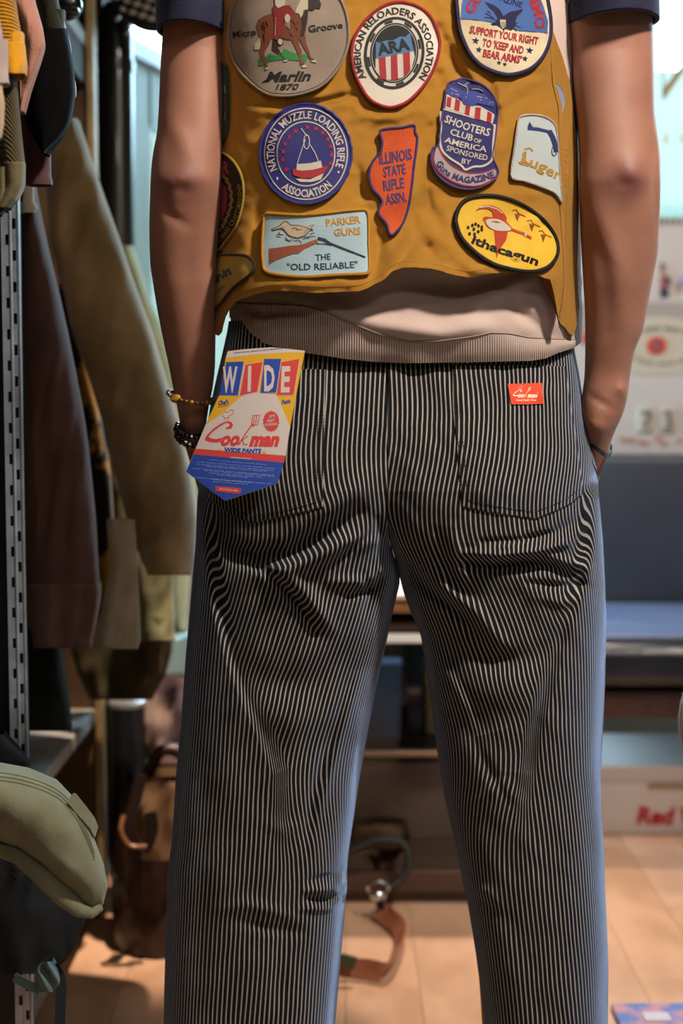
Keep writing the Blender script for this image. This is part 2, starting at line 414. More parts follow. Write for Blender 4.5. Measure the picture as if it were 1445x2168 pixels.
b2 = MB(); flatpoly(b2, [(1382, 738), (1384, 724), (1390, 720), (1396, 726), (1395, 740), (1391, 740), (1389, 732), (1386, 740)], YP - .009, .003, mk('label_grey', '5f6070', .7)); b2.build('emblem', board, False)
# little figures printed on it
fig = MB(); skinp = mk('print_skin', 'b08468', .7); dk = mk('print_dark', '3c3a48', .7); rd = mk('print_rose', '9c5a62', .7); bl = mk('print_blue', '8d9cc8', .7)
flatpoly(fig, [(1397, 560), (1404, 556), (1408, 564), (1404, 572), (1398, 572)], YP - .003, .002, mk('print_hair', '6a4a38', .7))
flatpoly(fig, [(1398, 570), (1408, 572), (1412, 590), (1400, 592)], YP - .003, .002, skinp)
flatpoly(fig, [(1396, 588), (1418, 590), (1420, 604), (1408, 612), (1398, 610)], YP - .003, .002, rd)
flatpoly(fig, [(1408, 582), (1420, 590), (1418, 602), (1410, 600)], YP - .005, .002, dk)
flatpoly(fig, [(1396, 610), (1414, 610), (1416, 628), (1398, 632)], YP - .003, .002, dk)
fig.build('printed_figure', board, False)
fig = MB(); flatpoly(fig, [(1436, 590), (1450, 586), (1456, 606), (1440, 612)], YP - .003, .002, bl); flatpoly(fig, [(1428, 598), (1440, 604), (1440, 620), (1430, 616)], YP - .003, .002, skinp); fig.build('printed_figure', board, False)
for x0 in (1350, 1396):
    t_ = MB(); wbox(t_, x0, 864, x0 + 34, 915, YP - .006, .006, mk('tile_cream', 'bfb6aa', .6), bev=.002); t_.build('number_tile', board)
d1 = MB(); dkg = mk('digit_grey', '6e695c', .7)
flatpoly(d1, [(1357, 872), (1376, 868), (1379, 884), (1370, 894), (1368, 906), (1362, 906), (1364, 892), (1372, 882), (1370, 876), (1358, 878)], YP - .009, .002, dkg); d1.build('digit', board, False)
d1 = MB(); flatpoly(d1, [(1404, 872), (1418, 870), (1422, 884), (1418, 888), (1424, 898), (1420, 908), (1406, 908), (1406, 904), (1416, 902), (1417, 894), (1409, 889), (1415, 884), (1413, 876), (1404, 877)], YP - .009, .002, dkg); d1.build('digit', board, False)
b2 = MB(); ms = mk('salmon_print', 'c08878', .7)
for (x0, y0, x1) in ((1310, 926, 1345), (1350, 932, 1372), (1384, 922, 1400), (1396, 934, 1412), (1432, 928, 1445)):
    b2 = MB(); flatpoly(b2, [(x0, y0), (x1, y0 + 2), (x1, y0 + 10), (x0 + 4, y0 + 9)], YP - .003, .002, ms); b2.build('red_letter', board, False)
def arcmarks(cx, cy, rx, ry, a0, a1, n, hh, mat, name):
    m = MB()
    for i in range(n):
        if i % 6 == 5: continue
        a = math.radians(a0 + (a1 - a0) * i / (n - 1)); x = cx + rx * math.cos(a); y = cy + ry * math.sin(a)
        flatpoly(m, [(x - 2.2, y - hh / 2), (x + 2.2, y - hh / 2), (x + 1.6, y + hh / 2), (x - 2.2, y + hh / 2)], YP - .006, .002, mat)
    m.build(name, board, False)
arcmarks(1398, 745, 92, 50, 200, 340, 34, 9, mk('print_green_grey', '7c8478', .7), 'arched_lettering')
arcmarks(1398, 722, 88, 48, 150, 30, 26, 8, mk('print_tan_grey', 'a09888', .7), 'arched_lettering')
m_ = MB(); wbox(m_, 1232, 704, 1246, 728, YP - .006, .004, mk('label_red', '')); m_.build('red_corner', board, False)

# bench
mleather = mk('slate_leather', '3b3d46', 0.5, col2='34363f', nscale=8, bump=.0015, bscale=30)
mseat = mk('black_leather', '1b1d24', 0.28, col2='15161c', nscale=8, bump=.001, bscale=30)
bench = empty('bench', (1.2, 3.2, 0), 'low wooden bench with slate grey back and black leather seat at right', 'bench')
a = P(1000, 1275, 3.47); b = P(1700, 962, 3.47)
m_ = MB(); m_.box((.44, 3.44, .40), (2.2, 3.51, b[2]), mleather, bev=.02); m_.build('backrest', bench)
m_ = MB(); m_.box((.44, 2.87, .36), (2.2, 3.46, .455), mseat, bev=.03); m_.build('seat_cushion', bench)
m_ = MB(); m_.box((.46, 2.93, .452), (2.18, 3.42, .461), mk('seat_glare_blue', '6c7690', 0.32, col2='626c86', nscale=8, bump=.001, bscale=30), bev=.004); m_.build('seat_glare', bench)  # blue-grey layer paints the window glare onto the black seat
m_ = MB(); m_.box((.46, 2.92, .29), (2.18, 3.46, .345), m_darkwood, bev=.004); m_.build('rail', bench)
for x in (.48, 2.12):
    for y in (2.94, 3.40):
        m_ = MB(); m_.box((x, y, 0), (x + .05, y + .05, .3), m_darkwood, bev=.004); m_.build('leg', bench)
# shoe box
msb = mk('white_card', 'd6cbc4', .7); 
sb = empty('shoe_box', (.82, 3.2, 0), 'white shoe box with red brush lettering on the floor under the bench', 'box')
m_ = MB(); m_.box((.50, 3.06, .0), (1.15, 3.36, .135), msb, bev=.002); m_.build('box_body', sb)
m_ = MB(); m_.box((.495, 3.055, .118), (1.155, 3.365, .152), mk('white_lid', 'cfc4bd', .7), bev=.002); m_.build('lid', sb)
m_ = MB(); wbox(m_, 1372, 1660, 1445 + 60, 1668, 3.052, .002, mk('tan_strip', 'a88a62', .7)); m_.build('tan_strip', sb, False)
# second box beside, further right, greyer
sb2 = MB(); sb2.box((1.19, 3.08, .0), (1.7, 3.38, .15), mk('grey_card', 'b5a79d', .7), bev=.002); sb2 = sb2.build('shoe_box'); tag(sb2, 'plain greyish card box beside the white shoe box, at the frame edge', 'box')
# rug
rg = MB(); mrug = mk('rug_pile', '6d86c4', .95, col2='c99aa6', nscale=26, bump=.004, bscale=300, nlo=.42, nhi=.58, detail=2)
rg.box((.42, 1.2, 0), (2.0, 2.155, .012), mrug, bev=.004); rug = rg.build('rug'); tag(rug, 'patterned blue and pink woven rug lying on the oak floor at lower right', 'rug')
r2 = MB(); mr2 = mk('rug_cream', 'c4c0cc', .95)
for i in range(16): r2 = MB(); r2.box((.46 + i * .09, 2.085, .012), (.50 + i * .09, 2.115, .0145), mr2, bev=.001); r2.build('border_motif', rug)
# cream sleeve poking in at the right frame edge
# ---------------------------------------------------------------- centre: display cabinet
Yc0 = 2.62
cab = empty('display_cabinet', (.2, 2.9, 0), 'low dark wooden display cabinet with glass front, standing behind the legs', 'cabinet')
def cb(name, x0, z0, x1, z1, y0, y1, mat, bev=.002):
    m = MB(); m.box((x0, y0, z0), (x1, y1, z1), mat, bev=bev); return m.build(name, cab)
def zz(y, Y=Yc0): return float(P(CX, y, Y)[2])
X0, X1 = -.17, .36
cb('top_board', X0 - .01, zz(1268), X1 + .01, zz(1256), Yc0 - .02, 3.1, mk('cream_board', 'cdb394', .5))
cb('top_frame', X0, zz(1296), X1, zz(1276), Yc0 - .01, 3.1, m_midwood)
cb('side_panel', X0, .03, X0 + .02, zz(1296), Yc0, 3.1, m_darkwood)
cb('side_panel', X1 - .02, .03, X1, zz(1296), Yc0, 3.1, m_darkwood)
cb('back_panel', X0, .03, X1, zz(1296), 3.08, 3.1, m_darkwood)
cb('shelf', X0 + .02, zz(1342), X1 - .02, zz(1322), Yc0 + .02, 3.08, m_darkwood)
cb('chrome_rail', X0, zz(1359), X1, zz(1342), Yc0 - .015, Yc0 + .01, mk('polished_rail', 'e8e8e4', .3))
cb('shelf', X0 + .02, zz(1600), X1 - .02, zz(1590), Yc0 + .02, 3.08, m_darkwood)
cb('door_rail', X0, zz(1600), X1, zz(1588), Yc0 - .01, Yc0 + .01, mk('worn_brass', '8a7360', .35, metal=.7))
cb('plinth', X0, 0, X1, zz(1846), Yc0 + .012, 3.1, m_darkwood)
cb('plinth_rail', X0, zz(1888), X1, zz(1842), Yc0 - .005, Yc0 + .012, mk('plinth_brown', '4a3226', .4))
cb('glass_door', X0 + .01, zz(1584), X1 - .01, zz(1360), Yc0, Yc0 + .004, m_glass, 0)
cb('glass_door', X0 + .01, zz(1842), X1 - .01, zz(1602), Yc0, Yc0 + .004, m_glass, 0)
def inside(name, label, x0, x1, y0, y1, Y, mat, cat, t=.12, bev=.008):
    m = MB(); a = P(x0, y1, Y); b = P(x1, y0, Y); m.box((a[0], Y, a[2]), (b[0], Y + t, b[2]), mat, bev=bev); o = m.build(name); tag(o, label, cat); return o
inside('storage_box', 'mustard yellow upright box inside the display cabinet beside the right leg', 902, 960, 1410, 1557, 2.74, mk('mustard_card', 'd8993a', .6), 'box')
def fold_stack(n, x0, x1, y, dy, Y, cols, label, group):
    for i in range(n):
        m = MB(); a = P(x0, y - dy * i, Y); b = P(x1, y - dy * (i + 1), Y); m.box((a[0], Y, a[2]), (b[0], Y + .22, b[2] - .001), mk('fold_' + cols[i % len(cols)], cols[i % len(cols)], .9, bump=.002, bscale=60), bev=.006)
        o = m.build('folded_garment'); tag(o, label[i], 'garment', group)
fold_stack(4, 860, 900, 1547, 24, 2.78, ['3c2a26', '5a4038', '4b3430', '6a4c40'], ['dark brown folded garment lowest on the middle cabinet shelf', 'rust brown folded garment second up on the middle cabinet shelf', 'umber folded garment third up on the middle cabinet shelf', 'tan brown folded garment topmost on the middle cabinet shelf'], 'folded garments in the display cabinet')
inside('storage_box', 'large red brown leather box low in the display cabinet', 720, 990, 1612, 1775, 2.82, mk('red_brown_leather', 'a88474', .5, col2='8e6a5a', nscale=8), 'box', .2)
inside('storage_box', 'small tan box in front of the red brown one in the cabinet', 740, 860, 1745, 1801, 2.74, mk('tan_card', 'a67c50', .6), 'box', .05)
# hanging leather strap with clip
ys = 2.52
strap = empty('leather_strap', p3(800, 1900, ys), 'brown leather strap with a metal clip hanging to the floor between the legs', 'strap')
ml = mk('brown_leather', 'a0644a', .42, col2='8a523a', nscale=20, bump=.0006, bscale=200, coat=.2)
def curve(pts, n=40):
    pts = [Vector(p) for p in pts]; out = []
    for i in range(len(pts) - 1):
        p0 = pts[max(i - 1, 0)]; p1 = pts[i]; p2 = pts[i + 1]; p_3 = pts[min(i + 2, len(pts) - 1)]
        for k in range(n):
            t = k / n; out.append(0.5 * ((2 * p1) + (p2 - p0) * t + (2 * p0 - 5 * p1 + 4 * p2 - p_3) * t * t + (3 * p1 - p0 - 3 * p2 + p_3) * t ** 3))
    out.append(pts[-1]); return out
pth = [p3(808, 1925, 2.52), p3(822, 1960, 2.50), p3(846, 2000, 2.44), p3(838, 2035, 2.34), p3(812, 2058, 2.26), p3(770, 2054, 2.265), p3(715, 2042, 2.27)]
m_ = MB(); m_.ribbon([Vector((q.x, q.y, max(q.z, .02))) for q in curve(pth, 10)], .034, .004, ml, (.55, .1, .75)); m_.build('strap_band', strap)
m_ = MB(); m_.ribbon([Vector(p3(700, 2030, 2.25)), Vector(p3(730, 2034, 2.25)), Vector(p3(752, 2040, 2.25))], .02, .008, mk('olive_webbing', '3d3f24', .8), (0, 0, 1)); m_.build('webbing_loop', strap)
m_ = MB()
cc = P(800, 1880, ys); m_.tube([(cc[0] + .019 * math.cos(a), ys, cc[2] + .012 * math.sin(a)) for a in np.linspace(0, 2 * PI, 20, endpoint=False)], .0025, m_chrome, 6, closed=True)
cc = P(800, 1897, ys); m_.ball(cc, .014, m_chrome, 14, (1.1, .7, .8)); m_.tube([p3(802, 1905, ys), p3(806, 1922, ys)], .008, m_black, 10); m_.build('clip', strap)
m_ = MB(); m_.tube(curve([p3(740, 1800, 2.56), p3(800, 1778, 2.56), p3(852, 1785, 2.56), p3(866, 1820, 2.55), p3(850, 1860, 2.54), p3(815, 1885, 2.53)], 8), .008, mk('black_cord', '1a1613', .6), 8); m_.build('shoulder_cord', strap)

m_ = MB(); m_.box(tuple(P(762, 1567, 2.70)) , tuple(P(850, 1392, 2.70) + np.array([0, .03, 0])), mk('blue_reflection', '4a78b0', .8, col2='3c669c', nscale=10, bump=.002, bscale=50), bev=.006); o = m_.build('reflection_block'); tag(o, 'blue block standing in for a bluish reflection in the cabinet glass at left', 'cloth')  # blue block added in place of the reflection stripe on the glass
# ---------------------------------------------------------------- left: shelf unit and rack of clothes
shelf = empty('shelf_unit', (-.6, 2.2, 0), 'open clothes shelf unit with brown side board and pale wooden front post', 'shelf')
YS = 2.55; X_E = -.434
m_ = MB(); m_.box((-.66, YS, 0), (X_E - .012, YS + .02, 1.565), m_board); m_.build('side_board', shelf, False)
m_ = MB(); m_.box((X_E - .012, YS - .01, 0), (X_E + .0, YS + .03, 2.2), m_paleedge, bev=.001); m_.build('front_post', shelf)
m_ = MB(); m_.box((-1.0, 1.82, .366), (X_E - .012, YS, .391), m_greywood, bev=.001); m_.build('lower_shelf', shelf)
m_ = MB(); m_.box((-1.0, 1.82, .05), (X_E - .012, YS, .075), m_greywood, bev=.001); m_.build('bottom_shelf', shelf)
m_ = MB(); m_.box((-1.0, 1.95, 1.565), (X_E - .012, YS + .02, 1.59), m_greywood, bev=.001); m_.build('upper_shelf', shelf)
m_ = MB(); m_.box((-.50, 2.05, 1.50), (X_E - .014, YS, 1.565), mk('dark_underside', '2b2118', .8)); m_.build('shelf_bracket', shelf, False)
m_ = MB(); m_.tube([(-.62, .9, 1.47), (-.62, YS, 1.47)], .014, m_steel, 12); m_.build('hanging_rail', shelf)

# slotted steel uprights
def upright(x0, x1, Y, label, z0=0, z1=2.3, colx=(.3, .78)):
    root = empty('shelf_upright', ((x0 + x1) / 2, Y, 0), label, 'upright', 'slotted steel uprights')
    t = .002; m = MB(); w = x1 - x0; hw = .0022; cols = [x0 + w * c for c in colx]; pitch = .0375; sl = .0125
    edges = [x0] + sum([[c - hw, c + hw] for c in cols], []) + [x1]
    for i in range(0, len(edges), 2): m.box((edges[i], Y, z0), (edges[i + 1], Y + t, z1), m_steel)
    for ci, c in enumerate(cols):
        z = z0 + .01 + ci * .0187
        m.box((c - hw, Y, z0), (c + hw, Y + t, z), m_steel)
        while z < z1 - pitch:
            m.box((c - hw, Y, z + sl), (c + hw, Y + t, z + pitch), m_steel); z += pitch
    m.build('slotted_face', root, False)
    m = MB(); m.box((x0 - .002, Y, z0), (x0, Y + .035, z1), m_steel); m.box((x1 - .001, Y, z0), (x1 + .002, Y + .006, z1), m_steel); m.tube([(x0 + w * .54, Y, z0), (x0 + w * .54, Y, z1)], .002, m_steel, 6); m.build('flange', root, False)
    m = MB(); m.box((x0 - .004, Y + .004, z0), (x1 - .002, Y + .03, z1), m_black); m.build('dark_channel', root, False)
    m = MB(); m.box((x0 - .02, Y - .005, 0), (x1 + .02, Y + .045, .012), m_black); m.build('foot', root, False)
Yu = 1.72
xa = float(P(4, 430, Yu)[0]); xb = float(P(35, 430, Yu)[0])
upright(xa, xb, Yu, 'galvanised slotted steel shelf upright at the left frame edge')
# dark bracket seen left of the upright
m_ = MB(); m_.box((xa - .06, Yu + .05, 0), (xa - .008, Yu + .07, 2.3), mk('dark_blue_steel', '1b222b', .5, metal=.3)); o = m_.build('rack_frame', None, False); tag(o, 'dark blue steel rack frame just behind the slotted upright', 'rack')

# dark rounded metal post with rivets
post = empty('metal_post', (-.46, 2.75, 0), 'dark rounded metal post with two bright rivets beside the pale green window', 'post')
c = P(247, 300, 2.8)
m_ = MB(); m_.lathe([(.034, 0), (.034, 1.66), (.030, 1.69), (.02, 1.71), (.0, 1.715)], (c[0], 2.8, 0), mk('gunmetal_post', '3a3836', .3, metal=.7, coat=.5), 28); m_.build('column', post)
m_ = MB(); m_.lathe([(.0365, 0), (.0365, .02), (.034, .022)], (c[0], 2.8, 1.58), mk('gunmetal_post', ''), 28); m_.build('collar', post)
for (x, y) in ((247, 38), (270, 66)):
    m_ = MB(); m_.ball(p3(x, y, 2.765), .007, m_chrome, 12); m_.build('rivet', post)
# lower canister
can = empty('metal_canister', p3(266, 1950, 2.5), 'dark metal canister with the light on its top painted as a pale lid standing on the floor behind the shoulder bag', 'canister')
c = P(266, 1700, 2.55); zt = float(P(266, 1492, 2.55)[2])
m_ = MB(); m_.lathe([(.032, 0), (.033, .01), (.033, zt - .005)], (c[0], 2.58, 0), mk('canister_dark', '2a2a30', .3, metal=.5), 28); m_.build('can_body', can)
m_ = MB(); m_.lathe([(.034, zt - .008), (.034, zt), (.029, zt + .002), (.0, zt + .001)], (c[0], 2.58, 0), mk('canister_lit_top', 'a8a4a0', .3, metal=.6), 28); m_.build('lid', can)  # pale lid stands for light falling on the can's top

# ---- garments
def cloth(name, c1, c2, **k): k.setdefault('sh', 0 if 'black' in name else .15); return mk(name, c1, .9, col2=c2, nscale=k.get('ns', 14), bump=k.get('b', .0008), bscale=k.get('bs', 500), sheen=k.get('sh', .15), wave=k.get('wave'), nlo=k.get('nlo', .35), nhi=k.get('nhi', .65), spec=k.get('sp', .2), sheentint=k.get('st', (1, 1, 1, 1)))
def wrink(seed, amp=.006, sx=40, sy=120):
    return lambda x, y: amp * (vnoise(x / sx, y / sy, seed) * 1.6 + vnoise(x / (sx * .45) + y / 90, y / (sy * .4), seed + 5) * .7)
def garment(name, label, rows, Y, b, mat, seed=1, amp=.006, cuff=None, cuffmat=None, group='clothes hanging on the rack', N=30, M=90, p=2.2, cat='garment', sx=40, sy=120, open_end=True):
    V = px_tube(rows, Y, b, p, N, M, wrink(seed, amp, sx, sy))
    if cuff is None:
        if open_end: V = cap_rows(V)
        o = grid_mesh(name, V, mat, None, close=True); tag(o, label, cat, group); return o
    root = empty(name, V.mean((0, 1)), label, cat, group)
    k = int(M * (cuff - rows[0][0]) / (rows[-1][0] - rows[0][0]))
    grid_mesh('sleeve', V[:k + 1], mat, root, close=True)
    C = V[k:].copy(); cm = C.mean(1, keepdims=True); C = cm + (C - cm) * 1.05
    C = np.concatenate([(cm + (V[k:] - cm) * .97)[:1], C], 0)
    grid_mesh('cuff', cap_rows(C), cuffmat or mat, root, close=True)
    return root
mustk = cloth('mustard_knit', 'c08a1e', 'a87414', wave=(90, 'Z', .6), b=.002); must2 = cloth('mustard_rib', 'd2951f', 'c08618')
garment('knit_sweater', 'mustard yellow knitted sleeve with ribbed cuff at the upper left corner', [(-120, -80, 18), (-40, -60, 26), (30, -50, 36), (76, -30, 44), (85, -25, 48), (140, -6, 54), (156, 2, 50)], 1.42, .03, mustk, 1, .003, 86, must2)
garment('linen_shirt', 'pale lilac beige sleeve end at the left edge beneath the mustard cuff', [(20, -80, -6), (60, -70, 2), (110, -50, 8), (150, -40, 14), (176, -30, 18)], 1.34, .02, cloth('lilac_linen', 'a89690', '988680'), 2, .002)
garment('cotton_shirt', 'cream cotton sleeve low at the far left edge above the slotted upright', [(180, -60, 2), (215, -60, 8), (260, -50, 6), (290, -40, 0)], 1.30, .02, cloth('cream_cotton', 'b59878', 'a88a68'), 3, .002)
garment('twill_shirt', 'dusty pink twill shirt front hanging beside the mustard sleeve', [(-120, 10, 60), (0, 20, 73), (55, 45, 89), (95, 52, 95), (130, 50, 84), (180, 40, 66), (235, 38, 48)], 1.50, .022, cloth('pink_twill', 'a87868', '96685a'), 4, .006, sx=22, sy=90)
garment('sweatshirt', 'olive ribbed sweatshirt sleeve with turned cuff at the left edge', [(120, 0, 30), (200, -4, 36), (280, -8, 44), (335, -2, 50), (345, 2, 51), (392, 8, 50), (425, -8, 34), (440, -14, 18)], 1.44, .022, cloth('olive_rib', '5d5236', '4a4029', wave=(130, 'DIAGONAL', 1), b=.0012), 5, .002, 343, cloth('olive_cuff', '6a6148', '5a513a'))
garment('knit_sleeve', 'black knitted sleeve end hanging right at the left frame edge', [(330, -60, 2), (400, -50, 20), (440, -50, 14), (455, -40, 2)], 1.47, .02, cloth('black_knit', '14120f', '0d0c0a'), 6, .002)
mb_ = cloth('black_leatherette', '060606', '040404', sh=0, b=.0004, sp=.1)
cp = empty('leather_jacket', p3(120, 200, 1.56), 'black leather jacket hem with a grey piped edge beneath the olive cloth', 'garment', 'clothes hanging on the rack')
V = px_tube([(60, 70, 140), (100, 60, 148), (150, 50, 156), (198, 42, 158), (230, 46, 154), (262, 56, 146), (290, 70, 130), (323, 88, 94)], 1.56, .03, 2.4, 30, 70, wrink(7, .004))
grid_mesh('panel', V, mb_, cp, close=True)
m_ = MB(); m_.tube(curve([p3(126, 20, 1.57), p3(137, 60, 1.57), p3(146, 92, 1.57), p3(153, 150, 1.57), p3(159, 196, 1.57), p3(154, 214, 1.57), p3(149, 250, 1.57), p3(128, 292, 1.57), p3(93, 323, 1.57)], 8), .0016, mk('grey_piping', '8a929c', .6), 6); m_.build('piping', cp)
garment('field_jacket', 'dark olive waxed jacket hanging above the black leather hem', [(-120, 70, 118), (0, 74, 122), (40, 80, 132), (80, 88, 142), (100, 92, 140)], 1.58, .028, cloth('dark_olive_wax', '2b2a1c', '201f14'), 8, .005)
garment('wool_shirt', 'plum brown shirt hem with a square corner below the black leather jacket', [(150, 28, 50), (240, 36, 64), (300, 42, 84), (340, 46, 98), (380, 50, 110), (391, 50, 111)], 1.62, .02, cloth('plum_wool', '5a4042', '4a3436'), 9, .004)
rw = empty('striped_jersey', p3(58, 430, 1.8), 'red and white ribbed cuff between the plum shirt and brown sleeve', 'garment', 'clothes hanging on the rack')
grid_mesh('cuff', cap_rows(px_tube([(380, 34, 64), (405, 36, 70), (431, 37, 72)], 1.8, .012, 2.2, 20, 20)), cloth('crimson_rib', 'a01c30', '8c1628'), rw, close=True)
grid_mesh('white_band', cap_rows(px_tube([(428, 36, 74), (440, 37, 80), (450, 38, 74)], 1.8, .014, 2.2, 20, 20)), cloth('white_rib', 'd8ccb4', 'c8bca4'), rw, close=True)
garment('sweatshirt', 'long dark brown sweatshirt sleeve with deep ribbed cuff beside the slotted upright', [(150, 36, 56), (300, 37, 60), (400, 38, 70), (440, 38, 80), (500, 40, 93), (600, 42, 118), (700, 42, 141), (800, 42, 161), (900, 46, 180), (1000, 48, 192), (1100, 50, 202), (1200, 51, 207), (1222, 54, 209), (1240, 58, 212), (1300, 66, 205), (1345, 71, 194), (1372, 76, 190)], 1.86, .05, cloth('brown_fleece', '6b4c44', '58403a'), 10, .013, 1224, cloth('brown_rib', '75564b', '66493f', wave=(160, 'X', .3)), sx=34, sy=260, N=40)
beige = cloth('beige_canvas', 'b4946a', '947850', sh=.4)
garment('canvas_coat', 'large beige canvas coat sleeve filling the middle of the rack', [(250, 125, 160), (265, 115, 168), (300, 100, 180), (400, 98, 214), (500, 105, 250), (600, 130, 284), (700, 150, 320), (800, 188, 350), (900, 218, 380), (1000, 243, 402), (1100, 268, 418), (1150, 285, 415), (1200, 304, 412), (1218, 315, 400)], 2.12, .075, beige, 11, .02, sx=60, sy=200, N=44, M=130)
camo = cloth('camouflage', '8a6428', '1c1a12', ns=11, nlo=.47, nhi=.5)
garment('camouflage_jacket', 'ochre and black camouflage jacket showing behind the beige coat sleeve', [(600, 110, 160), (700, 125, 168), (850, 155, 206), (1000, 180, 234), (1100, 196, 240), (1240, 204, 240), (1310, 200, 236)], 2.24, .028, camo, 12, .006)
garment('work_jacket', 'olive drab work jacket sleeve behind the camouflage jacket', [(950, 215, 290), (1050, 228, 292), (1150, 232, 296), (1222, 236, 290)], 2.31, .025, cloth('olive_drab', '6d6440', '5a5234'), 13, .008)
garment('canvas_jacket', 'cream canvas sleeve with open cuff low on the rack', [(1100, 225, 285), (1212, 234, 292), (1300, 212, 296), (1350, 197, 297), (1368, 194, 294), (1374, 200, 290)], 2.02, .02, cloth('cream_canvas', 'b8a88e', 'a89878', sh=.3), 14, .008)
garment('field_jacket', 'faded khaki green jacket hem right of the cream cuff', [(1050, 285, 372), (1180, 290, 368), (1260, 292, 366), (1350, 292, 370), (1358, 294, 372)], 2.36, .03, cloth('khaki_green', '8d8a66', '7b7856'), 15, .01)
garment('chore_coat', 'pale mint coat edge hanging furthest along the rack', [(520, 255, 280), (620, 288, 312), (700, 308, 346), (800, 330, 372), (900, 350, 395), (1000, 372, 415), (1100, 372, 420), (1200, 360, 402), (1300, 355, 396), (1340, 372, 394)], 2.60, .03, cloth('mint_cotton', 'a9b89c', '98a88a', sh=.4), 16, .008)
garment('work_trousers', 'dark olive corduroy trousers hanging lowest, under the jackets', [(1290, 150, 372), (1380, 150, 364), (1430, 165, 350), (1482, 190, 322)], 2.44, .04, cloth('dark_olive_cord', '4b4128', '3a321f'), 17, .012, open_end=False)
garment('work_trousers', 'near black green trouser leg hanging by the slotted upright', [(1330, 52, 124), (1450, 57, 141), (1540, 60, 152), (1548, 62, 150)], 2.02, .04, cloth('black_green', '22251a', '191b13'), 18, .006)
# hangers' caps at top left: black cap and dotted cap
m_ = MB(); c = P(144, 12, 1.9); m_.ball((c[0], 1.9, c[2]), .019, mk('glossy_black', '0b0b0d', .25), 20, (1.0, .8, 1.0)); m_.box((c[0] - .012, 1.872, c[2] - .014), (c[0] + .018, 1.89, c[2] - .008), mk('glossy_black', ''), bev=.002)
o = m_.build('black_beret'); tag(o, 'glossy black beret at the top left above the brown board', 'hat')
dc = empty('dotted_hat', p3(290, -20, 2.7), 'black hat with cream dots lying on the window rail at the top', 'hat')
m_ = MB(); c = P(312, -40, 2.72); m_.ball((c[0] + .01, 2.72, c[2] + .0), .085, mk('black_cotton', '17161a', .9), 28, (.95, .7, 1.1)); m_.build('crown', dc)
for i in range(6):
    for j in range(6):
        x = 238 + i * 20 - j * 8; y = -30 + j * 17 + i * 7
        if y > 48: continue
        rr = ((x - 322) / 92) ** 2 + ((y + 40) / 100) ** 2
        if rr > .9: continue
        m_ = MB(); m_.ball(p3(x, y, 2.72 - .058 * math.sqrt(max(.02, 1 - rr))), .0065, mk('cream_print', 'cfc4b2', .8), 10, (1.2, .35, .8)); m_.build('dot', dc)

def cat_(*pts):
    return [(q.x, q.y) for q in curve([(a, b, 0) for a, b in pts], 6)]
# olive hat, lower left
hat = empty('bucket_hat', p3(60, 1850, 1.45), 'olive green cotton bucket hat with stitched band at the lower left edge', 'hat')
mh = cloth('olive_cotton', '7e8068', '72745c', ns=30, sh=.25, b=.0012, bs=900)
hf = lambda x, y: .004 * vnoise(x / 40, y / 50, 31) * 2 + ridge(x, y, [(-20, 1800), (60, 1800), (150, 1850), (205, 1890)], 26, .012) - ridge(x, y, [(-40, 1840), (40, 1838), (130, 1880), (180, 1905)], 16, .010) - ridge(x, y, [(70, 1640), (140, 1700), (190, 1790), (215, 1850)], 10, .003)
def px_shell(top, bot, Yb, dep, fld, N=110, M=60, q=.5):
    xs = np.linspace(top[0][0], top[-1][0], N); xs = top[0][0] + (top[-1][0] - top[0][0]) * np.sin(np.linspace(0, PI / 2, N)); v = np.linspace(0, 1, M)[:, None]
    a = lerpt(top, xs); b = lerpt(bot, xs); y = a[None] * (1 - v) + b[None] * v; x = np.repeat(xs[None], M, 0)
    pr = np.clip(np.sin(np.clip(v, 0, 1) * PI), 0, 1) ** q * (1 - ((xs - xs[0]) / (xs[-1] - xs[0])) ** 4)[None] ** .5
    Y = Yb - dep * pr - fld(x, y) * pr
    f = P(x, y, Y); bk = P(x, y, Yb + dep * .4 * pr)[::-1]
    return np.concatenate([f, bk[1:-1]], 0)
V = px_shell([(-160, 1612), (-60, 1612), (0, 1614), (60, 1625), (120, 1650), (160, 1692), (188, 1745), (205, 1790), (220, 1830), (228, 1876)], [(-160, 1770), (-60, 1782), (0, 1794), (40, 1808), (90, 1850), (140, 1905), (170, 1930), (195, 1937), (216, 1922), (228, 1878)], 1.50, .085, hf)
V = V.transpose(1, 0, 2); hat_o = grid_mesh('crown', V, mh, hat, close=True)
hco = np.empty(len(hat_o.data.vertices) * 3, np.float32); hat_o.data.vertices.foreach_get('co', hco); hbv = BVHTree.FromPolygons([tuple(r) for r in hco.reshape(-1, 3).tolist()], [tuple(pp.vertices) for pp in hat_o.data.polygons])
def on_hat(x, y, off=.0006):
    d = Vector(p3(x, y, 1.5)) - Vector((0, 0, CAMZ)); d.normalize(); loc = hbv.ray_cast(Vector((0, 0, CAMZ)), d)[0]
    return (loc - d * off)[:] if loc else None
m_ = MB()
for off in (22, 30, 38):
    q = [on_hat(x, y + off) for x, y in cat_((-60, 1612), (0, 1614), (60, 1625), (120, 1650), (158, 1690), (184, 1742), (200, 1785))]; m_.tube([a for a in q if a], .0006, mk('olive_thread', '565b3d', .8), 5)
q = [on_hat(x, y) for x, y in cat_((20, 1798), (45, 1812), (62, 1840), (72, 1868))]; m_.tube([a for a in q if a], .0009, mk('olive_thread', ''), 5)
o = m_.build('stitching', hat); o['kind'] = 'stuff'
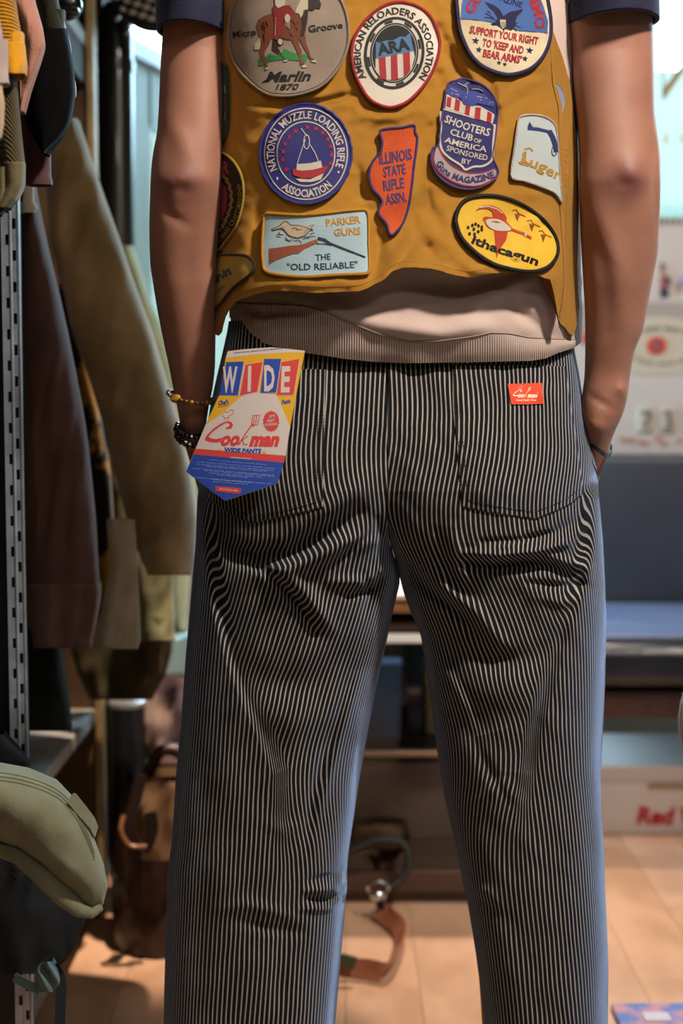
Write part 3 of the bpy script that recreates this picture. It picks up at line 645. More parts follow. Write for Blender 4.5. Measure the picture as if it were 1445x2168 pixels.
m_ = MB(); m_.tube([p3(x, y, yy) for x, y, yy in [(a, b, 1.478 - .02 * math.sin(k / 8 * PI)) for k, (a, b) in enumerate([(-160, 1772), (-60, 1782), (0, 1796), (40, 1810), (90, 1852), (138, 1902), (168, 1927), (194, 1934), (214, 1921)])]], [.008, .008, .009, .010, .011, .010, .008, .006, .004], mh, 12); m_.build('brim_roll', hat)
m_ = MB(); m_.ribbon([p3(150, 1690, 1.46), p3(176, 1722, 1.47), p3(192, 1742, 1.48), p3(201, 1762, 1.49)], .014, .004, mh, (0, 0.2, 1)); m_.build('loop', hat)
dh = garment('felt_hat', 'blackish felt hat hanging upside down directly beneath the olive hat', [(1770, -150, 60), (1820, -150, 120), (1870, -150, 160), (1920, -150, 183), (1960, -150, 176), (2000, -150, 160), (2030, -140, 142), (2062, -120, 110)], 1.66, .06, cloth('felt_black', '24282c', '1a1d20'), 20, .012, group=None, cat='hat', open_end=False, N=40)
garment('black_hood', 'black hood showing above the olive bucket hat', [(1555, -60, 5), (1570, -80, 22), (1590, -90, 42), (1612, -100, 60), (1640, -100, 60)], 1.70, .04, cloth('hood_black', '0c0d10', '08090b'), 22, .004, group=None, open_end=False)
ks = empty('tied_strap', p3(100, 2070, 1.5), 'knotted teal grey cotton strap hanging under the dark felt hat', 'strap')
mt = cloth('teal_cotton', '5a6e70', '4a5c5e')
m_ = MB(); V = px_tube([(2036, 92, 108), (2048, 78, 122), (2070, 73, 128), (2090, 74, 124), (2101, 84, 108)], 1.5, .02, 2, 24, 24, lambda x, y: .006 * np.sin((x - y * .6) / 5)); grid_mesh('knot', V, mt, ks, close=True)
m_ = MB(); m_.ribbon(curve([p3(112, 2045, 1.5), p3(126, 2066, 1.5), p3(129, 2100, 1.5), p3(127, 2150, 1.5), p3(124, 2240, 1.5)], 8), .011, .002, cloth('dark_strap', '23282a', '1b2022'), (1, .3, 0)); m_.build('loose_end', ks)
m_ = MB(); m_.ribbon([p3(30, 2068, 1.5), p3(60, 2085, 1.5), p3(85, 2096, 1.5)], .01, .002, mt, (0, 0, 1)); m_.build('side_band', ks)
# pale cloth lying on shelf/ bag and brown leather bag
garment('tote_cloth', 'crumpled pale pinkish cloth on top of the brown leather bag', [(1436, 335, 400), (1450, 322, 420), (1490, 305, 430), (1530, 296, 430), (1580, 300, 430), (1640, 320, 420)], 2.63, .05, cloth('pale_cloth', 'c0a494', '6b5a60', ns=5, nlo=.46, nhi=.56), 23, .02, group=None, cat='cloth', open_end=False)
bag = empty('leather_bag', (-.36, 2.5, 0), 'dark brown leather shoulder bag standing on the floor left of the legs', 'bag')
mbag = mk('bag_leather', '3a2218', .4, col2='2a1810', nscale=9, bump=.001, bscale=150, coat=.15)
V = px_tube([(1644, 300, 400), (1680, 262, 420), (1740, 246, 430), (1840, 240, 440), (1960, 238, 440), (2050, 242, 440), (2066, 250, 430)], 2.45, .09, 3.2, 40, 60, wrink(25, .01)); grid_mesh('bag_body', V, mbag, bag, close=True)
V = px_tube([(1655, 300, 400), (1690, 282, 410), (1740, 272, 420), (1800, 275, 420), (1822, 300, 420)], 2.43, .10, 3, 30, 40, wrink(26, .012)); grid_mesh('flap', V, mk('tan_flap', '9b7755', .5, col2='7e5e40', nscale=12, bump=.001), bag, close=True)
m_ = MB(); m_.ribbon(curve([p3(300, 1640, 2.33), p3(285, 1700, 2.32), p3(272, 1760, 2.31), p3(300, 1800, 2.31), p3(322, 1760, 2.31), p3(318, 1720, 2.31)], 8), .02, .004, mk('bag_strap', '24140e', .4), (1, 0, .3)); m_.build('strap', bag)
m_ = MB(); m_.tube(curve([p3(262, 1726, 2.31), p3(256, 1760, 2.3), p3(275, 1790, 2.3), p3(310, 1792, 2.3)], 8), .004, mk('tan_piping', '8a5a3c', .4), 8); m_.build('piping', bag)
m_ = MB(); m_.tube(curve([p3(310, 1650, 2.40), p3(335, 1595, 2.40), p3(370, 1588, 2.40), p3(400, 1610, 2.4)], 8), .011, mk('bag_handle', '3b1f20', .4), 10); m_.build('handle', bag)
# right frame edge: cream cuff
garment('sleeve', 'cream cotton cuff poking in at the right frame edge above the shoe box', [(1470, 1446, 1500), (1490, 1440, 1500), (1520, 1436, 1500), (1550, 1437, 1500), (1574, 1444, 1500)], 1.7, .02, cloth('cream_cuff', 'c8b294', 'b8a284'), 29, .002, group=None)
o = bpy.data.objects['sleeve']
# ================================================================== the person
person = empty('person', (0.065, 1.62, 0), 'person seen from behind in a patched mustard vest and striped trousers, hands in pockets', 'person')

# ---------------- body (one continuous skin)
def skin_mat():
    m = bpy.data.materials.new('skin'); m.use_nodes = True; nt = m.node_tree; n = nt.nodes; l = nt.links; b = n['Principled BSDF']
    tc = n.new('ShaderNodeTexCoord'); nz = n.new('ShaderNodeTexNoise'); nz.inputs['Scale'].default_value = 16; nz.inputs['Detail'].default_value = 4
    l.new(tc.outputs['Object'], nz.inputs['Vector']); r = n.new('ShaderNodeValToRGB')
    r.color_ramp.elements[0].position = .3; r.color_ramp.elements[0].color = lin('8c5e4b'); r.color_ramp.elements[1].position = .7; r.color_ramp.elements[1].color = lin('9e6d58')
    l.new(nz.outputs['Fac'], r.inputs[0]); prev = r.outputs[0]
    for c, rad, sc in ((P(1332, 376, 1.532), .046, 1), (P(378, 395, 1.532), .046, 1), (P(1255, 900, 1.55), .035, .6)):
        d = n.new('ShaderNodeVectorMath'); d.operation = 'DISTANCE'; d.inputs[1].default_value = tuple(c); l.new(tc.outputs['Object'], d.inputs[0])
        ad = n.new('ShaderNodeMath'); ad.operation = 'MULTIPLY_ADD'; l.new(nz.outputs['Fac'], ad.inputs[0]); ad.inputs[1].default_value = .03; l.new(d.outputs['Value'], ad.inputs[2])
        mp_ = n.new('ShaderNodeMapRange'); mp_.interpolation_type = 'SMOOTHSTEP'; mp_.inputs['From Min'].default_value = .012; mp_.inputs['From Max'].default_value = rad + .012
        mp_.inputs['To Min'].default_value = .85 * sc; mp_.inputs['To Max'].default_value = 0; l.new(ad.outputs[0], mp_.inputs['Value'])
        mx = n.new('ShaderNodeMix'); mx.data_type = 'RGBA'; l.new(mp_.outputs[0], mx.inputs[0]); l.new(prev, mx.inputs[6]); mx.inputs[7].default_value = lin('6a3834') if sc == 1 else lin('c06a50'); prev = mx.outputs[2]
    l.new(prev, b.inputs['Base Color']); b.inputs['Roughness'].default_value = .58; b.inputs['Subsurface Weight'].default_value = .12; b.inputs['Subsurface Radius'].default_value = (.01, .003, .0015)
    b.inputs['Sheen Weight'].default_value = .12
    nb = n.new('ShaderNodeTexNoise'); nb.inputs['Scale'].default_value = 900; l.new(tc.outputs['Object'], nb.inputs['Vector'])
    bp = n.new('ShaderNodeBump'); bp.inputs['Distance'].default_value = .00012; bp.inputs['Strength'].default_value = .8; l.new(nb.outputs['Fac'], bp.inputs['Height']); l.new(bp.outputs[0], b.inputs['Normal'])
    return m
m_skin = skin_mat()
AL = [(-150, 352, 476), (0, 348, 478), (60, 344, 478), (166, 338, 477), (240, 335, 474), (282, 332, 473), (320, 324, 471), (349, 320, 469), (390, 318, 468), (465, 315.5, 463), (520, 316, 460), (565, 318, 458), (648, 331, 456), (720, 345, 456), (780, 358, 455), (823, 366, 450), (863, 375, 441), (900, 381, 436), (930, 387, 434), (960, 396, 446), (1000, 408, 470), (1060, 425, 485), (1120, 440, 490)]
AR = [(-150, 1192, 1380), (0, 1194, 1381), (66, 1200, 1382), (150, 1209, 1384), (232, 1219, 1385), (289, 1225, 1393), (332, 1227, 1397.5), (400, 1226, 1398), (465, 1228, 1396), (532, 1231, 1393), (581, 1234, 1384), (648, 1238, 1371), (698, 1239, 1362), (740, 1239, 1344), (770, 1238, 1338), (800, 1237, 1333), (822, 1234, 1331), (845, 1231, 1328), (876, 1229, 1319), (916, 1236, 1300), (939, 1238, 1292), (966, 1238, 1286), (982, 1236, 1277), (1020, 1220, 1266), (1080, 1200, 1250), (1140, 1190, 1235)]
def armL_f(x, y):
    f = .006 * np.exp(-(((x - 372) / 34) ** 2 + ((y - 385) / 34) ** 2)) - .004 * np.exp(-(((x - 385) / 16) ** 2 + ((y - 400) / 12) ** 2))
    f = f - ridge(x, y, [(340, 430), (365, 460), (400, 478)], 9, .0035) + ridge(x, y, [(360, 250), (385, 300), (395, 350)], 22, .004)
    f = f - ridge(x, y, [(410, 420), (400, 560), (420, 700)], 26, .003)
    return f + .0006 * vnoise(x / 6, y / 4, 3) * np.exp(-(((x - 378) / 30) ** 2 + ((y - 395) / 30) ** 2))
def armR_f(x, y):
    f = .007 * np.exp(-(((x - 1338) / 34) ** 2 + ((y - 368) / 36) ** 2)) - .003 * np.exp(-(((x - 1322) / 20) ** 2 + ((y - 385) / 14) ** 2))
    f = f - ridge(x, y, [(1383, 300), (1378, 330), (1386, 400), (1390, 480)], 7, .008)
    f = f + ridge(x, y, [(1240, 420), (1275, 490), (1305, 570), (1310, 650), (1320, 760)], 30, .004) - ridge(x, y, [(1245, 470), (1280, 560), (1290, 700)], 20, .003)
    f = f + .007 * np.exp(-(((x - 1318) / 12) ** 2 + ((y - 826) / 18) ** 2))
    f = f - ridge(x, y, [(1245, 835), (1275, 855), (1300, 868)], 5, .004) - ridge(x, y, [(1250, 885), (1280, 892), (1300, 900)], 4, .0025)
    f = f + .005 * np.exp(-(((x - 1262) / 22) ** 2 + ((y - 900) / 28) ** 2))
    return f + .0008 * vnoise(x / 6, y / 4, 4) * np.exp(-(((x - 1330) / 30) ** 2 + ((y - 385) / 30) ** 2))
bodyV = []
bodyV.append(px_tube(AL, [(-150, 1.60), (100, 1.60), (380, 1.575), (800, 1.615), (900, 1.63), (1120, 1.66)], [(-150, .042), (380, .038), (600, .036), (800, .024), (900, .022), (950, .022), (1120, .013)], 2.15, 34, 230, armL_f))
bodyV.append(px_tube(AR, [(-150, 1.60), (100, 1.60), (380, 1.575), (800, 1.60), (900, 1.60), (1000, 1.62), (1140, 1.66)], [(-150, .045), (380, .040), (600, .036), (780, .025), (860, .026), (940, .022), (1140, .013)], 2.15, 34, 240, armR_f))
# torso, neck, head, legs (world rings: x, y, z, rx, ry)
def ring_tube(rings, n=36):
    th = np.linspace(0, 2 * PI, n, endpoint=False)
    return np.stack([np.stack([cx + rx * np.cos(th), cy + ry * np.sin(th), cz + 0 * th], -1) for cx, cy, cz, rx, ry in rings])
bodyV.append(ring_tube([(.065, 1.63, .80, .12, .06), (.065, 1.63, .85, .14, .075), (.065, 1.63, .95, .15, .08), (.065, 1.63, 1.05, .135, .075), (.065, 1.625, 1.2, .15, .082), (.065, 1.62, 1.35, .165, .085), (.065, 1.615, 1.45, .175, .08), (.065, 1.61, 1.50, .15, .07), (.065, 1.61, 1.53, .09, .06), (.065, 1.605, 1.56, .058, .056), (.065, 1.60, 1.62, .054, .056), (.065, 1.60, 1.65, .058, .07), (.065, 1.61, 1.69, .068, .09), (.065, 1.61, 1.75, .076, .098), (.065, 1.605, 1.80, .072, .092), (.065, 1.60, 1.84, .045, .06), (.065, 1.60, 1.85, .01, .015)]))
for sx, ax in ((-1, -.085), (1, .205)):
    bodyV.append(ring_tube([(ax * .75 + .02, 1.63, .80, .055, .07), (ax, 1.62, .6, .050, .06), (ax, 1.62, .45, .048, .05), (ax, 1.63, .3, .045, .048), (ax, 1.63, .12, .032, .036), (ax, 1.63, .07, .032, .04)]))
# shoulders joining arm and torso
for xa, side in ((412, -1), (1290, 1)):
    a = P(xa, -60, 1.60); bodyV.append(np.stack([ring_tube([(0, 0, 0, 1, 1)], 20)[0] * np.array([1, 1, 0])[None] * 0 + np.stack([np.full(20, a[0] * (1 - t) + .065 * t), 1.605 + (.045 + .02 * t) * np.cos(np.linspace(0, 2 * PI, 20, endpoint=False)), a[2] * (1 - t) + (1.44) * t + (.05 + .015 * t) * np.sin(np.linspace(0, 2 * PI, 20, endpoint=False))], -1) for t in (0, .3, .6, 1)]))
# fingers curled inside the pockets
for base, sgn in ((P(455, 1060, 1.66), 1), (P(1225, 1090, 1.66), -1)):
    for k in range(4):
        L_ = (.07, .08, .075, .058)[k]; o0 = base + np.array([sgn * (.012 - .002 * k), .018 * (k - 1.5), 0])
        pts = [o0, o0 + np.array([sgn * .004, 0, -L_ * .45]), o0 + np.array([sgn * .014, 0, -L_ * .78]), o0 + np.array([sgn * .024, 0, -L_])]
        bodyV.append(np.stack([np.stack([p_[0] + r_ * np.cos(t_), p_[1] + r_ * np.sin(t_), p_[2] + 0 * t_], -1) for p_, r_, t_ in ((q, r, np.linspace(0, 2 * PI, 10, endpoint=False)) for q, r in zip(pts, (.009, .0085, .0075, .005)))]))
    o0 = base + np.array([sgn * .004, -.02, .03]); pts = [o0, o0 + np.array([sgn * .02, -.006, -.03]), o0 + np.array([sgn * .03, -.004, -.055])]
    bodyV.append(np.stack([np.stack([p_[0] + r_ * np.cos(t_), p_[1] + r_ * np.sin(t_), p_[2] + 0 * t_], -1) for p_, r_, t_ in ((q, r, np.linspace(0, 2 * PI, 10, endpoint=False)) for q, r in zip(pts, (.011, .010, .006)))]))
bm = bmesh.new()
for V in bodyV:
    R, C = V.shape[:2]; vs = [bm.verts.new(v) for v in V.reshape(-1, 3).tolist()]
    for i in range(R - 1):
        for j in range(C): bm.faces.new((vs[i * C + j], vs[i * C + (j + 1) % C], vs[(i + 1) * C + (j + 1) % C], vs[(i + 1) * C + j]))
    bm.faces.new([vs[j] for j in range(C)][::-1]); bm.faces.new([vs[(R - 1) * C + j] for j in range(C)])
bmesh.ops.recalc_face_normals(bm, faces=bm.faces[:])
me = bpy.data.meshes.new('body'); bm.to_mesh(me); bm.free()
tmp = bpy.data.objects.new('body_tmp', me); COL.objects.link(tmp)
rm = tmp.modifiers.new('r', 'REMESH'); rm.mode = 'VOXEL'; rm.voxel_size = .0032; rm.adaptivity = 0
smd = tmp.modifiers.new('s', 'SMOOTH'); smd.iterations = 4; smd.factor = .5
dg = bpy.context.evaluated_depsgraph_get(); dg.update()
me2 = bpy.data.meshes.new_from_object(tmp.evaluated_get(dg)); me2.name = 'body'
bpy.data.objects.remove(tmp); me2.materials.clear()
body = link_mesh('body', me2, m_skin, person)
# hair (above the frame)
hm = MB(); hmat = mk('black_hair', '15110f', .5, bump=.002, bscale=200)
hm.ball((.065, 1.585, 1.755), .10, hmat, 28, (.86, 1.0, 1.06), .04); hm.build('hair', person)

# ---------------- trousers
OUTL = [(680, 484), (700, 481), (750, 470), (800, 458), (850, 447), (900, 438), (1000, 424), (1060, 417), (1150, 414), (1250, 405), (1400, 392), (1500, 385), (1532, 383), (1643, 372), (1777, 364), (1850, 354), (1946, 352), (2073, 348), (2168, 346), (2440, 344)]
INL = [(680, 822), (765, 821), (900, 820), (1100, 821), (1150, 824), (1180, 834), (1205, 845), (1235, 846), (1283, 834), (1362, 817), (1420, 803), (1492, 789), (1576, 773), (1672, 757), (1780, 741), (1818, 736), (1850, 734), (1888, 734), (1910, 731), (1946, 728), (2041, 720), (2168, 709), (2440, 700)]
INR = [(680, 822), (765, 821), (900, 820), (1100, 821), (1150, 826), (1180, 836), (1211, 843), (1252, 853), (1295, 868), (1329, 884), (1348, 891), (1420, 902), (1492, 912), (1564, 922), (1624, 930), (1700, 943), (1777, 961), (1870, 980), (1925, 992), (2024, 1008), (2168, 1027), (2440, 1060)]
OUTR = [(680, 1212), (745, 1216), (790, 1225), (830, 1231), (870, 1236), (920, 1246), (960, 1258), (1000, 1265), (1040, 1266), (1080, 1270), (1150, 1276), (1230, 1280), (1330, 1283), (1450, 1280), (1560, 1275), (1640, 1271), (1720, 1272), (1800, 1278), (1880, 1280), (1960, 1284), (2050, 1287), (2168, 1286), (2440, 1290)]
XRL = [(680, 655), (900, 640), (1200, 600), (1500, 575), (2168, 535), (2440, 520)]
XRR = [(680, 1000), (900, 1015), (1200, 1060), (1500, 1090), (2168, 1155), (2440, 1165)]
def fieldL(x, y):
    f = 0
    f = f - ridge(x, y, [(425, 1075), (445, 1130), (480, 1165), (540, 1183), (610, 1172), (690, 1125), (760, 1085)], 20, .013)
    f = f + ridge(x, y, [(560, 1215), (640, 1195), (730, 1150), (800, 1140)], 20, .009)
    f = f + ridge(x, y, [(640, 1110), (720, 1060), (790, 1010)], 26, .006)
    f = f - ridge(x, y, [(545, 1195), (595, 1240), (635, 1290), (665, 1340)], 11, .009)
    f = f + ridge(x, y, [(600, 1215), (650, 1260), (700, 1330)], 18, .008)
    f = f - ridge(x, y, [(700, 1200), (745, 1160), (800, 1120)], 9, .006)
    f = f + ridge(x, y, [(700, 1232), (770, 1232), (800, 1210)], 13, .007) - ridge(x, y, [(735, 1262), (790, 1250), (815, 1215)], 8, .008)
    f = f - ridge(x, y, [(772, 1220), (785, 1262), (770, 1300)], 9, .007) + ridge(x, y, [(800, 1180), (815, 1240), (812, 1300)], 10, .005)
    f = f + ridge(x, y, [(420, 1090), (455, 1150), (470, 1230)], 14, .006)
    f = f - ridge(x, y, [(800, 1100), (812, 1150), (830, 1195)], 8, .008)
    f = f * 1.35
    g = crease(x, y, [(418, 1080), (428, 1180), (446, 1290), (475, 1400), (510, 1490), (545, 1570), (572, 1640)], 60, .013)
    f = f - ridge(x, y, [(520, 1400), (560, 1440), (640, 1450), (740, 1420)], 34, .006) + ridge(x, y, [(520, 1500), (620, 1530), (730, 1500)], 40, .007)
    f = f + ridge(x, y, [(760, 1440), (720, 1560), (680, 1700), (660, 1800)], 12, .005) - ridge(x, y, [(740, 1450), (700, 1570), (660, 1690), (650, 1800)], 12, .006)
    f = f + ridge(x, y, [(650, 1886), (690, 1884), (722, 1872), (740, 1862)], 9, .009) - ridge(x, y, [(650, 1903), (690, 1905), (738, 1892)], 7, .008)
    f = f + ridge(x, y, [(640, 1925), (690, 1924), (738, 1908)], 9, .007) - ridge(x, y, [(655, 1865), (700, 1855), (735, 1838)], 8, .006)
    f = f + ridge(x, y, [(470, 1925), (520, 1915), (580, 1930), (640, 1950)], 14, .004) - ridge(x, y, [(500, 1950), (560, 1965), (640, 1975)], 12, .004)
    f = f + ridge(x, y, [(560, 1740), (600, 1760), (640, 1740)], 16, .003)
    f = f - ridge(x, y, [(430, 1620), (430, 1800), (420, 2000), (420, 2168)], 22, .004)
    f = f - ridge(x, y, [(600, 1960), (590, 2060), (600, 2180)], 20, .004)
    return f + .006 * vnoise(x / 70, y / 110, 41) + .003 * vnoise(x / 30 + y / 60, y / 50, 42), g
def fieldR(x, y):
    f = 0
    f = f + ridge(x, y, [(985, 1172), (1060, 1176), (1130, 1168), (1200, 1150), (1225, 1125)], 10, .009)
    f = f - ridge(x, y, [(960, 1192), (1040, 1200), (1110, 1196), (1170, 1200), (1230, 1235)], 13, .011)
    f = f + ridge(x, y, [(1040, 1160), (1120, 1150)], 10, .004) - ridge(x, y, [(1020, 1148), (1100, 1146), (1170, 1128), (1222, 1100)], 9, .006)
    f = f + ridge(x, y, [(1160, 1178), (1200, 1190), (1250, 1205)], 10, .007) - ridge(x, y, [(1120, 1234), (1180, 1240), (1245, 1238)], 8, .006)
    f = f + ridge(x, y, [(1130, 1262), (1190, 1275), (1235, 1262)], 14, .005)
    f = f - ridge(x, y, [(850, 1180), (890, 1235), (960, 1290), (1010, 1350)], 14, .008) + ridge(x, y, [(880, 1180), (925, 1235), (1000, 1290), (1060, 1360)], 18, .008)
    f = f - ridge(x, y, [(925, 1130), (935, 1190), (960, 1240), (1000, 1275)], 14, .005) + ridge(x, y, [(960, 1120), (965, 1180), (985, 1230)], 14, .005)
    f = f + ridge(x, y, [(835, 1120), (850, 1170), (870, 1240)], 10, .006) - ridge(x, y, [(826, 1120), (840, 1170), (858, 1230)], 6, .006)
    f = f - ridge(x, y, [(960, 1375), (1040, 1400), (1120, 1395), (1180, 1360)], 26, .006) + ridge(x, y, [(980, 1450), (1060, 1470), (1120, 1450)], 40, .006)
    f = f * 1.35
    g = crease(x, y, [(1268, 1060), (1262, 1160), (1238, 1260), (1205, 1350), (1178, 1450), (1150, 1550), (1140, 1640)], 55, -.012)
    g = g + crease(x, y, [(868, 1290), (905, 1370), (945, 1430), (985, 1500), (1002, 1560)], 50, .011)
    f = f - ridge(x, y, [(1000, 1560), (1040, 1640), (1080, 1700)], 14, .006) + ridge(x, y, [(1010, 1700), (1060, 1660), (1090, 1700)], 14, .004)
    f = f - ridge(x, y, [(975, 1905), (1030, 1915), (1045, 1935)], 12, .006) + ridge(x, y, [(985, 1880), (1030, 1890), (1060, 1925)], 12, .004)
    f = f - ridge(x, y, [(1230, 1640), (1245, 1760), (1262, 1900)], 14, .003)
    f = f + ridge(x, y, [(1040, 1960), (1080, 2050), (1110, 2160)], 30, .004)
    f = f + ridge(x, y, [(1100, 830), (1170, 830), (1215, 870), (1240, 950)], 18, .004) - ridge(x, y, [(1130, 770), (1175, 815), (1210, 880), (1245, 990)], 12, .004)
    return f + .006 * vnoise(x / 70, y / 110, 51) + .003 * vnoise(x / 30 - y / 60, y / 50, 52), g
def leg(inn, out, xref, fld, right, N=230, M=900, p=2.5):
    y = np.concatenate([np.linspace(680, 2180, M), np.linspace(2184, 2440, 24)]); y2 = y[:, None]
    a = lerpt(inn, y); b_ = lerpt(out, y)
    k = np.hanning(17); k /= k.sum()
    smo = lambda v: np.convolve(np.pad(v, 8, 'edge'), k, 'valid')
    a = smo(a); b_ = smo(b_)
    xl, xr = (a, b_) if right else (b_, a)
    s = (0.5 - 0.5 * np.cos(np.linspace(0, PI, N + 1)))[None]
    x = xl[:, None] + (xr - xl)[:, None] * s
    sd = s if right else 1 - s
    D = (1 - sd ** p) ** (1 / p); L = (1 - np.abs(2 * s - 1) ** p) ** (1 / p)
    t = sm(1060, 1260, y2)
    dep = D * (1 - t) + L * t
    # seat cleft
    dep = dep - .10 * np.exp(-(sd / .10) ** 2) * sm(900, 1100, y2) * (1 - t)
    bb = np.interp(y, [680, 760, 900, 1040, 1150, 1260, 1400, 1700, 2000, 2440], [.080, .088, .114, .130, .126, .112, .106, .100, .098, .098])[:, None]
    seat = .012 * np.exp(-(((x - (1060 if right else 600)) / 130) ** 2 + ((y2 - 1010) / 130) ** 2))
    Y0 = 1.62 - bb * dep
    base = P(x, y2 + 0 * x, Y0)
    fl, cg = fld(x, y2 + 0 * x)
    wgt = np.minimum(1, L * 1.6)
    wgt = np.maximum(wgt, (1 - t) * np.minimum(1, (1 - sd) * 6))
    back = P(x, y2 + 0 * x, Y0 - (fl + cg + seat) * wgt)
    dl = np.zeros_like(x); dl[:, 1:] = np.linalg.norm(np.diff(base, axis=1), axis=2); arc = np.cumsum(dl, 1)
    xr_ = lerpt(xref, y)
    ar = np.array([np.interp(xr_[i], x[i], arc[i]) for i in range(len(y))])
    u = arc - ar[:, None]
    # cloth sliding over the folds bends the stripes sideways
    u = u + (.32 if right else -.32) * np.clip(fl - fl.mean(), -.012, .012) * wgt * sm(0, .28, s) * sm(0, .28, 1 - s)
    if right:
        d, sg, tt = seg_dist(x, y2 + 0 * x, [(1268, 1060), (1262, 1160), (1238, 1260), (1205, 1350), (1178, 1450), (1150, 1550), (1130, 1700), (1120, 2440)])
        mk_ = np.where(sg < 0, sm(0, 45, d), 0) * np.exp(-((y2 - 1350) / 330) ** 4)
        u = u - mk_ * (y2 - 1350) / 2000 * .30
        d, sg, tt = seg_dist(x, y2 + 0 * x, [(868, 1290), (905, 1370), (945, 1430), (985, 1500), (1002, 1560), (1020, 1700), (1040, 2440)])
        mk_ = np.where(sg > 0, sm(0, 45, d), 0) * np.exp(-((y2 - 1450) / 220) ** 4); u = u + mk_ * (y2 - 1450) / 2000 * .05
    else:
        d, sg, tt = seg_dist(x, y2 + 0 * x, [(418, 1080), (428, 1180), (446, 1290), (475, 1400), (510, 1490), (545, 1570), (572, 1640), (580, 2440)])
        mk_ = np.where(sg > 0, sm(0, 45, d), 0) * np.exp(-((y2 - 1400) / 330) ** 4)
        u = u + mk_ * (y2 - 1400) / 2000 * .26
    front = P(x, y2 + 0 * x, 1.62 + 0 * x); front[..., 1] += bb * dep * .92
    front = front[:, ::-1]
    fd = np.linalg.norm(np.diff(front, axis=1), axis=2); fu = u[:, -1:] + np.concatenate([np.zeros((len(y), 1)), np.cumsum(fd, 1)], 1)
    V = np.concatenate([back, front], 1); U = np.concatenate([u, fu], 1)
    UV = np.stack([U, np.repeat(y2 / 2000, U.shape[1], 1)], -1)
    if not right: UV[..., 0] += 10
    return V, UV
def stripe_mat():
    m = bpy.data.materials.new('hickory_stripe'); m.use_nodes = True; nt = m.node_tree; n = nt.nodes; l = nt.links; b = n['Principled BSDF']
    uv = n.new('ShaderNodeUVMap'); uv.uv_map = 'uv'; sp = n.new('ShaderNodeSeparateXYZ'); l.new(uv.outputs[0], sp.inputs[0])
    def mth(op, a, c=None, d=None):
        q = n.new('ShaderNodeMath'); q.operation = op
        for i, v in enumerate((a, c, d)):
            if v is None: continue
            if isinstance(v, (int, float)): q.inputs[i].default_value = v
            else: l.new(v, q.inputs[i])
        return q.outputs[0]
    nz = n.new('ShaderNodeTexNoise'); nz.inputs['Scale'].default_value = 900; nz.inputs['Detail'].default_value = 1; l.new(uv.outputs[0], nz.inputs['Vector'])
    u = mth('MULTIPLY_ADD', nz.outputs['Fac'], .0006, sp.outputs['X'])
    fr = mth('FRACT', mth('DIVIDE', u, .0052)); tri = mth('ABSOLUTE', mth('SUBTRACT', fr, .5))   # 0 centre .. .5 edge
    mask = n.new('ShaderNodeMapRange'); mask.inputs['From Min'].default_value = .195; mask.inputs['From Max'].default_value = .135; l.new(tri, mask.inputs['Value'])
    # twill dashes
    tw = mth('FRACT', mth('ADD', mth('DIVIDE', sp.outputs['Y'], .00125), mth('DIVIDE', sp.outputs['X'], .0011)))
    tw2 = mth('ABSOLUTE', mth('SUBTRACT', tw, .5))
    nl = n.new('ShaderNodeTexNoise'); nl.inputs['Scale'].default_value = 25; nl.inputs['Detail'].default_value = 5; l.new(uv.outputs[0], nl.inputs['Vector'])
    nvy = n.new('ShaderNodeMix'); nvy.data_type = 'RGBA'; nvy.inputs[6].default_value = lin('08090f'); nvy.inputs[7].default_value = lin('1b1d29'); l.new(mth('MULTIPLY', tw2, mth('MULTIPLY', nl.outputs['Fac'], 1.8)), nvy.inputs[0])
    crm = n.new('ShaderNodeMix'); crm.data_type = 'RGBA'; crm.inputs[6].default_value = lin('8a857c'); crm.inputs[7].default_value = lin('bfb8ac'); l.new(mth('MULTIPLY', tw2, 2.0), crm.inputs[0])
    mx = n.new('ShaderNodeMix'); mx.data_type = 'RGBA'; l.new(mask.outputs[0], mx.inputs[0]); l.new(nvy.outputs[2], mx.inputs[6]); l.new(crm.outputs[2], mx.inputs[7])
    l.new(mx.outputs[2], b.inputs['Base Color']); b.inputs['Roughness'].default_value = .9; b.inputs['Sheen Weight'].default_value = .42
    b.inputs['Sheen Roughness'].default_value = .3; b.inputs['Sheen Tint'].default_value = (.30, .52, 1, 1); b.inputs['Specular IOR Level'].default_value = .2
    bp = n.new('ShaderNodeBump'); bp.inputs['Distance'].default_value = .0004; l.new(mth('ADD', tw2, mask.outputs[0]), bp.inputs['Height']); l.new(bp.outputs[0], b.inputs['Normal'])
    return m
m_stripe = stripe_mat()
VL, UL = leg(INL, OUTL, XRL, fieldL, False); VR, UR = leg(INR, OUTR, XRR, fieldR, True)
def two_grids(name, grids, uvs, mat, parent):
    qs = []; vs = []; us = []; off = 0
    for V, U in zip(grids, uvs):
        R, C = V.shape[:2]; i = np.arange(R - 1)[:, None]; j = np.arange(C - 1)[None]
        qs.append((np.stack([i * C + j, i * C + j + 1, (i + 1) * C + j + 1, (i + 1) * C + j], -1).reshape(-1, 4)) + off); off += R * C
        vs.append(V.reshape(-1, 3)); us.append(U.reshape(-1, 2))
    q = np.concatenate(qs); v = np.concatenate(vs); u = np.concatenate(us)
    me = bpy.data.meshes.new(name); me.vertices.add(len(v)); me.vertices.foreach_set('co', v.reshape(-1).astype(np.float32))
    me.loops.add(q.size); me.loops.foreach_set('vertex_index', q.reshape(-1).astype(np.int32)); me.polygons.add(len(q)); me.polygons.foreach_set('loop_start', (np.arange(len(q)) * 4).astype(np.int32)); me.update(calc_edges=True)
    l = me.uv_layers.new(name='uv'); l.data.foreach_set('uv', u[q.reshape(-1)].reshape(-1).astype(np.float32))
    return link_mesh(name, me, mat, parent), v, q, u
trousers, tv, tq, tu = two_grids('trousers', [VL, VR], [UL, UR], m_stripe, person)
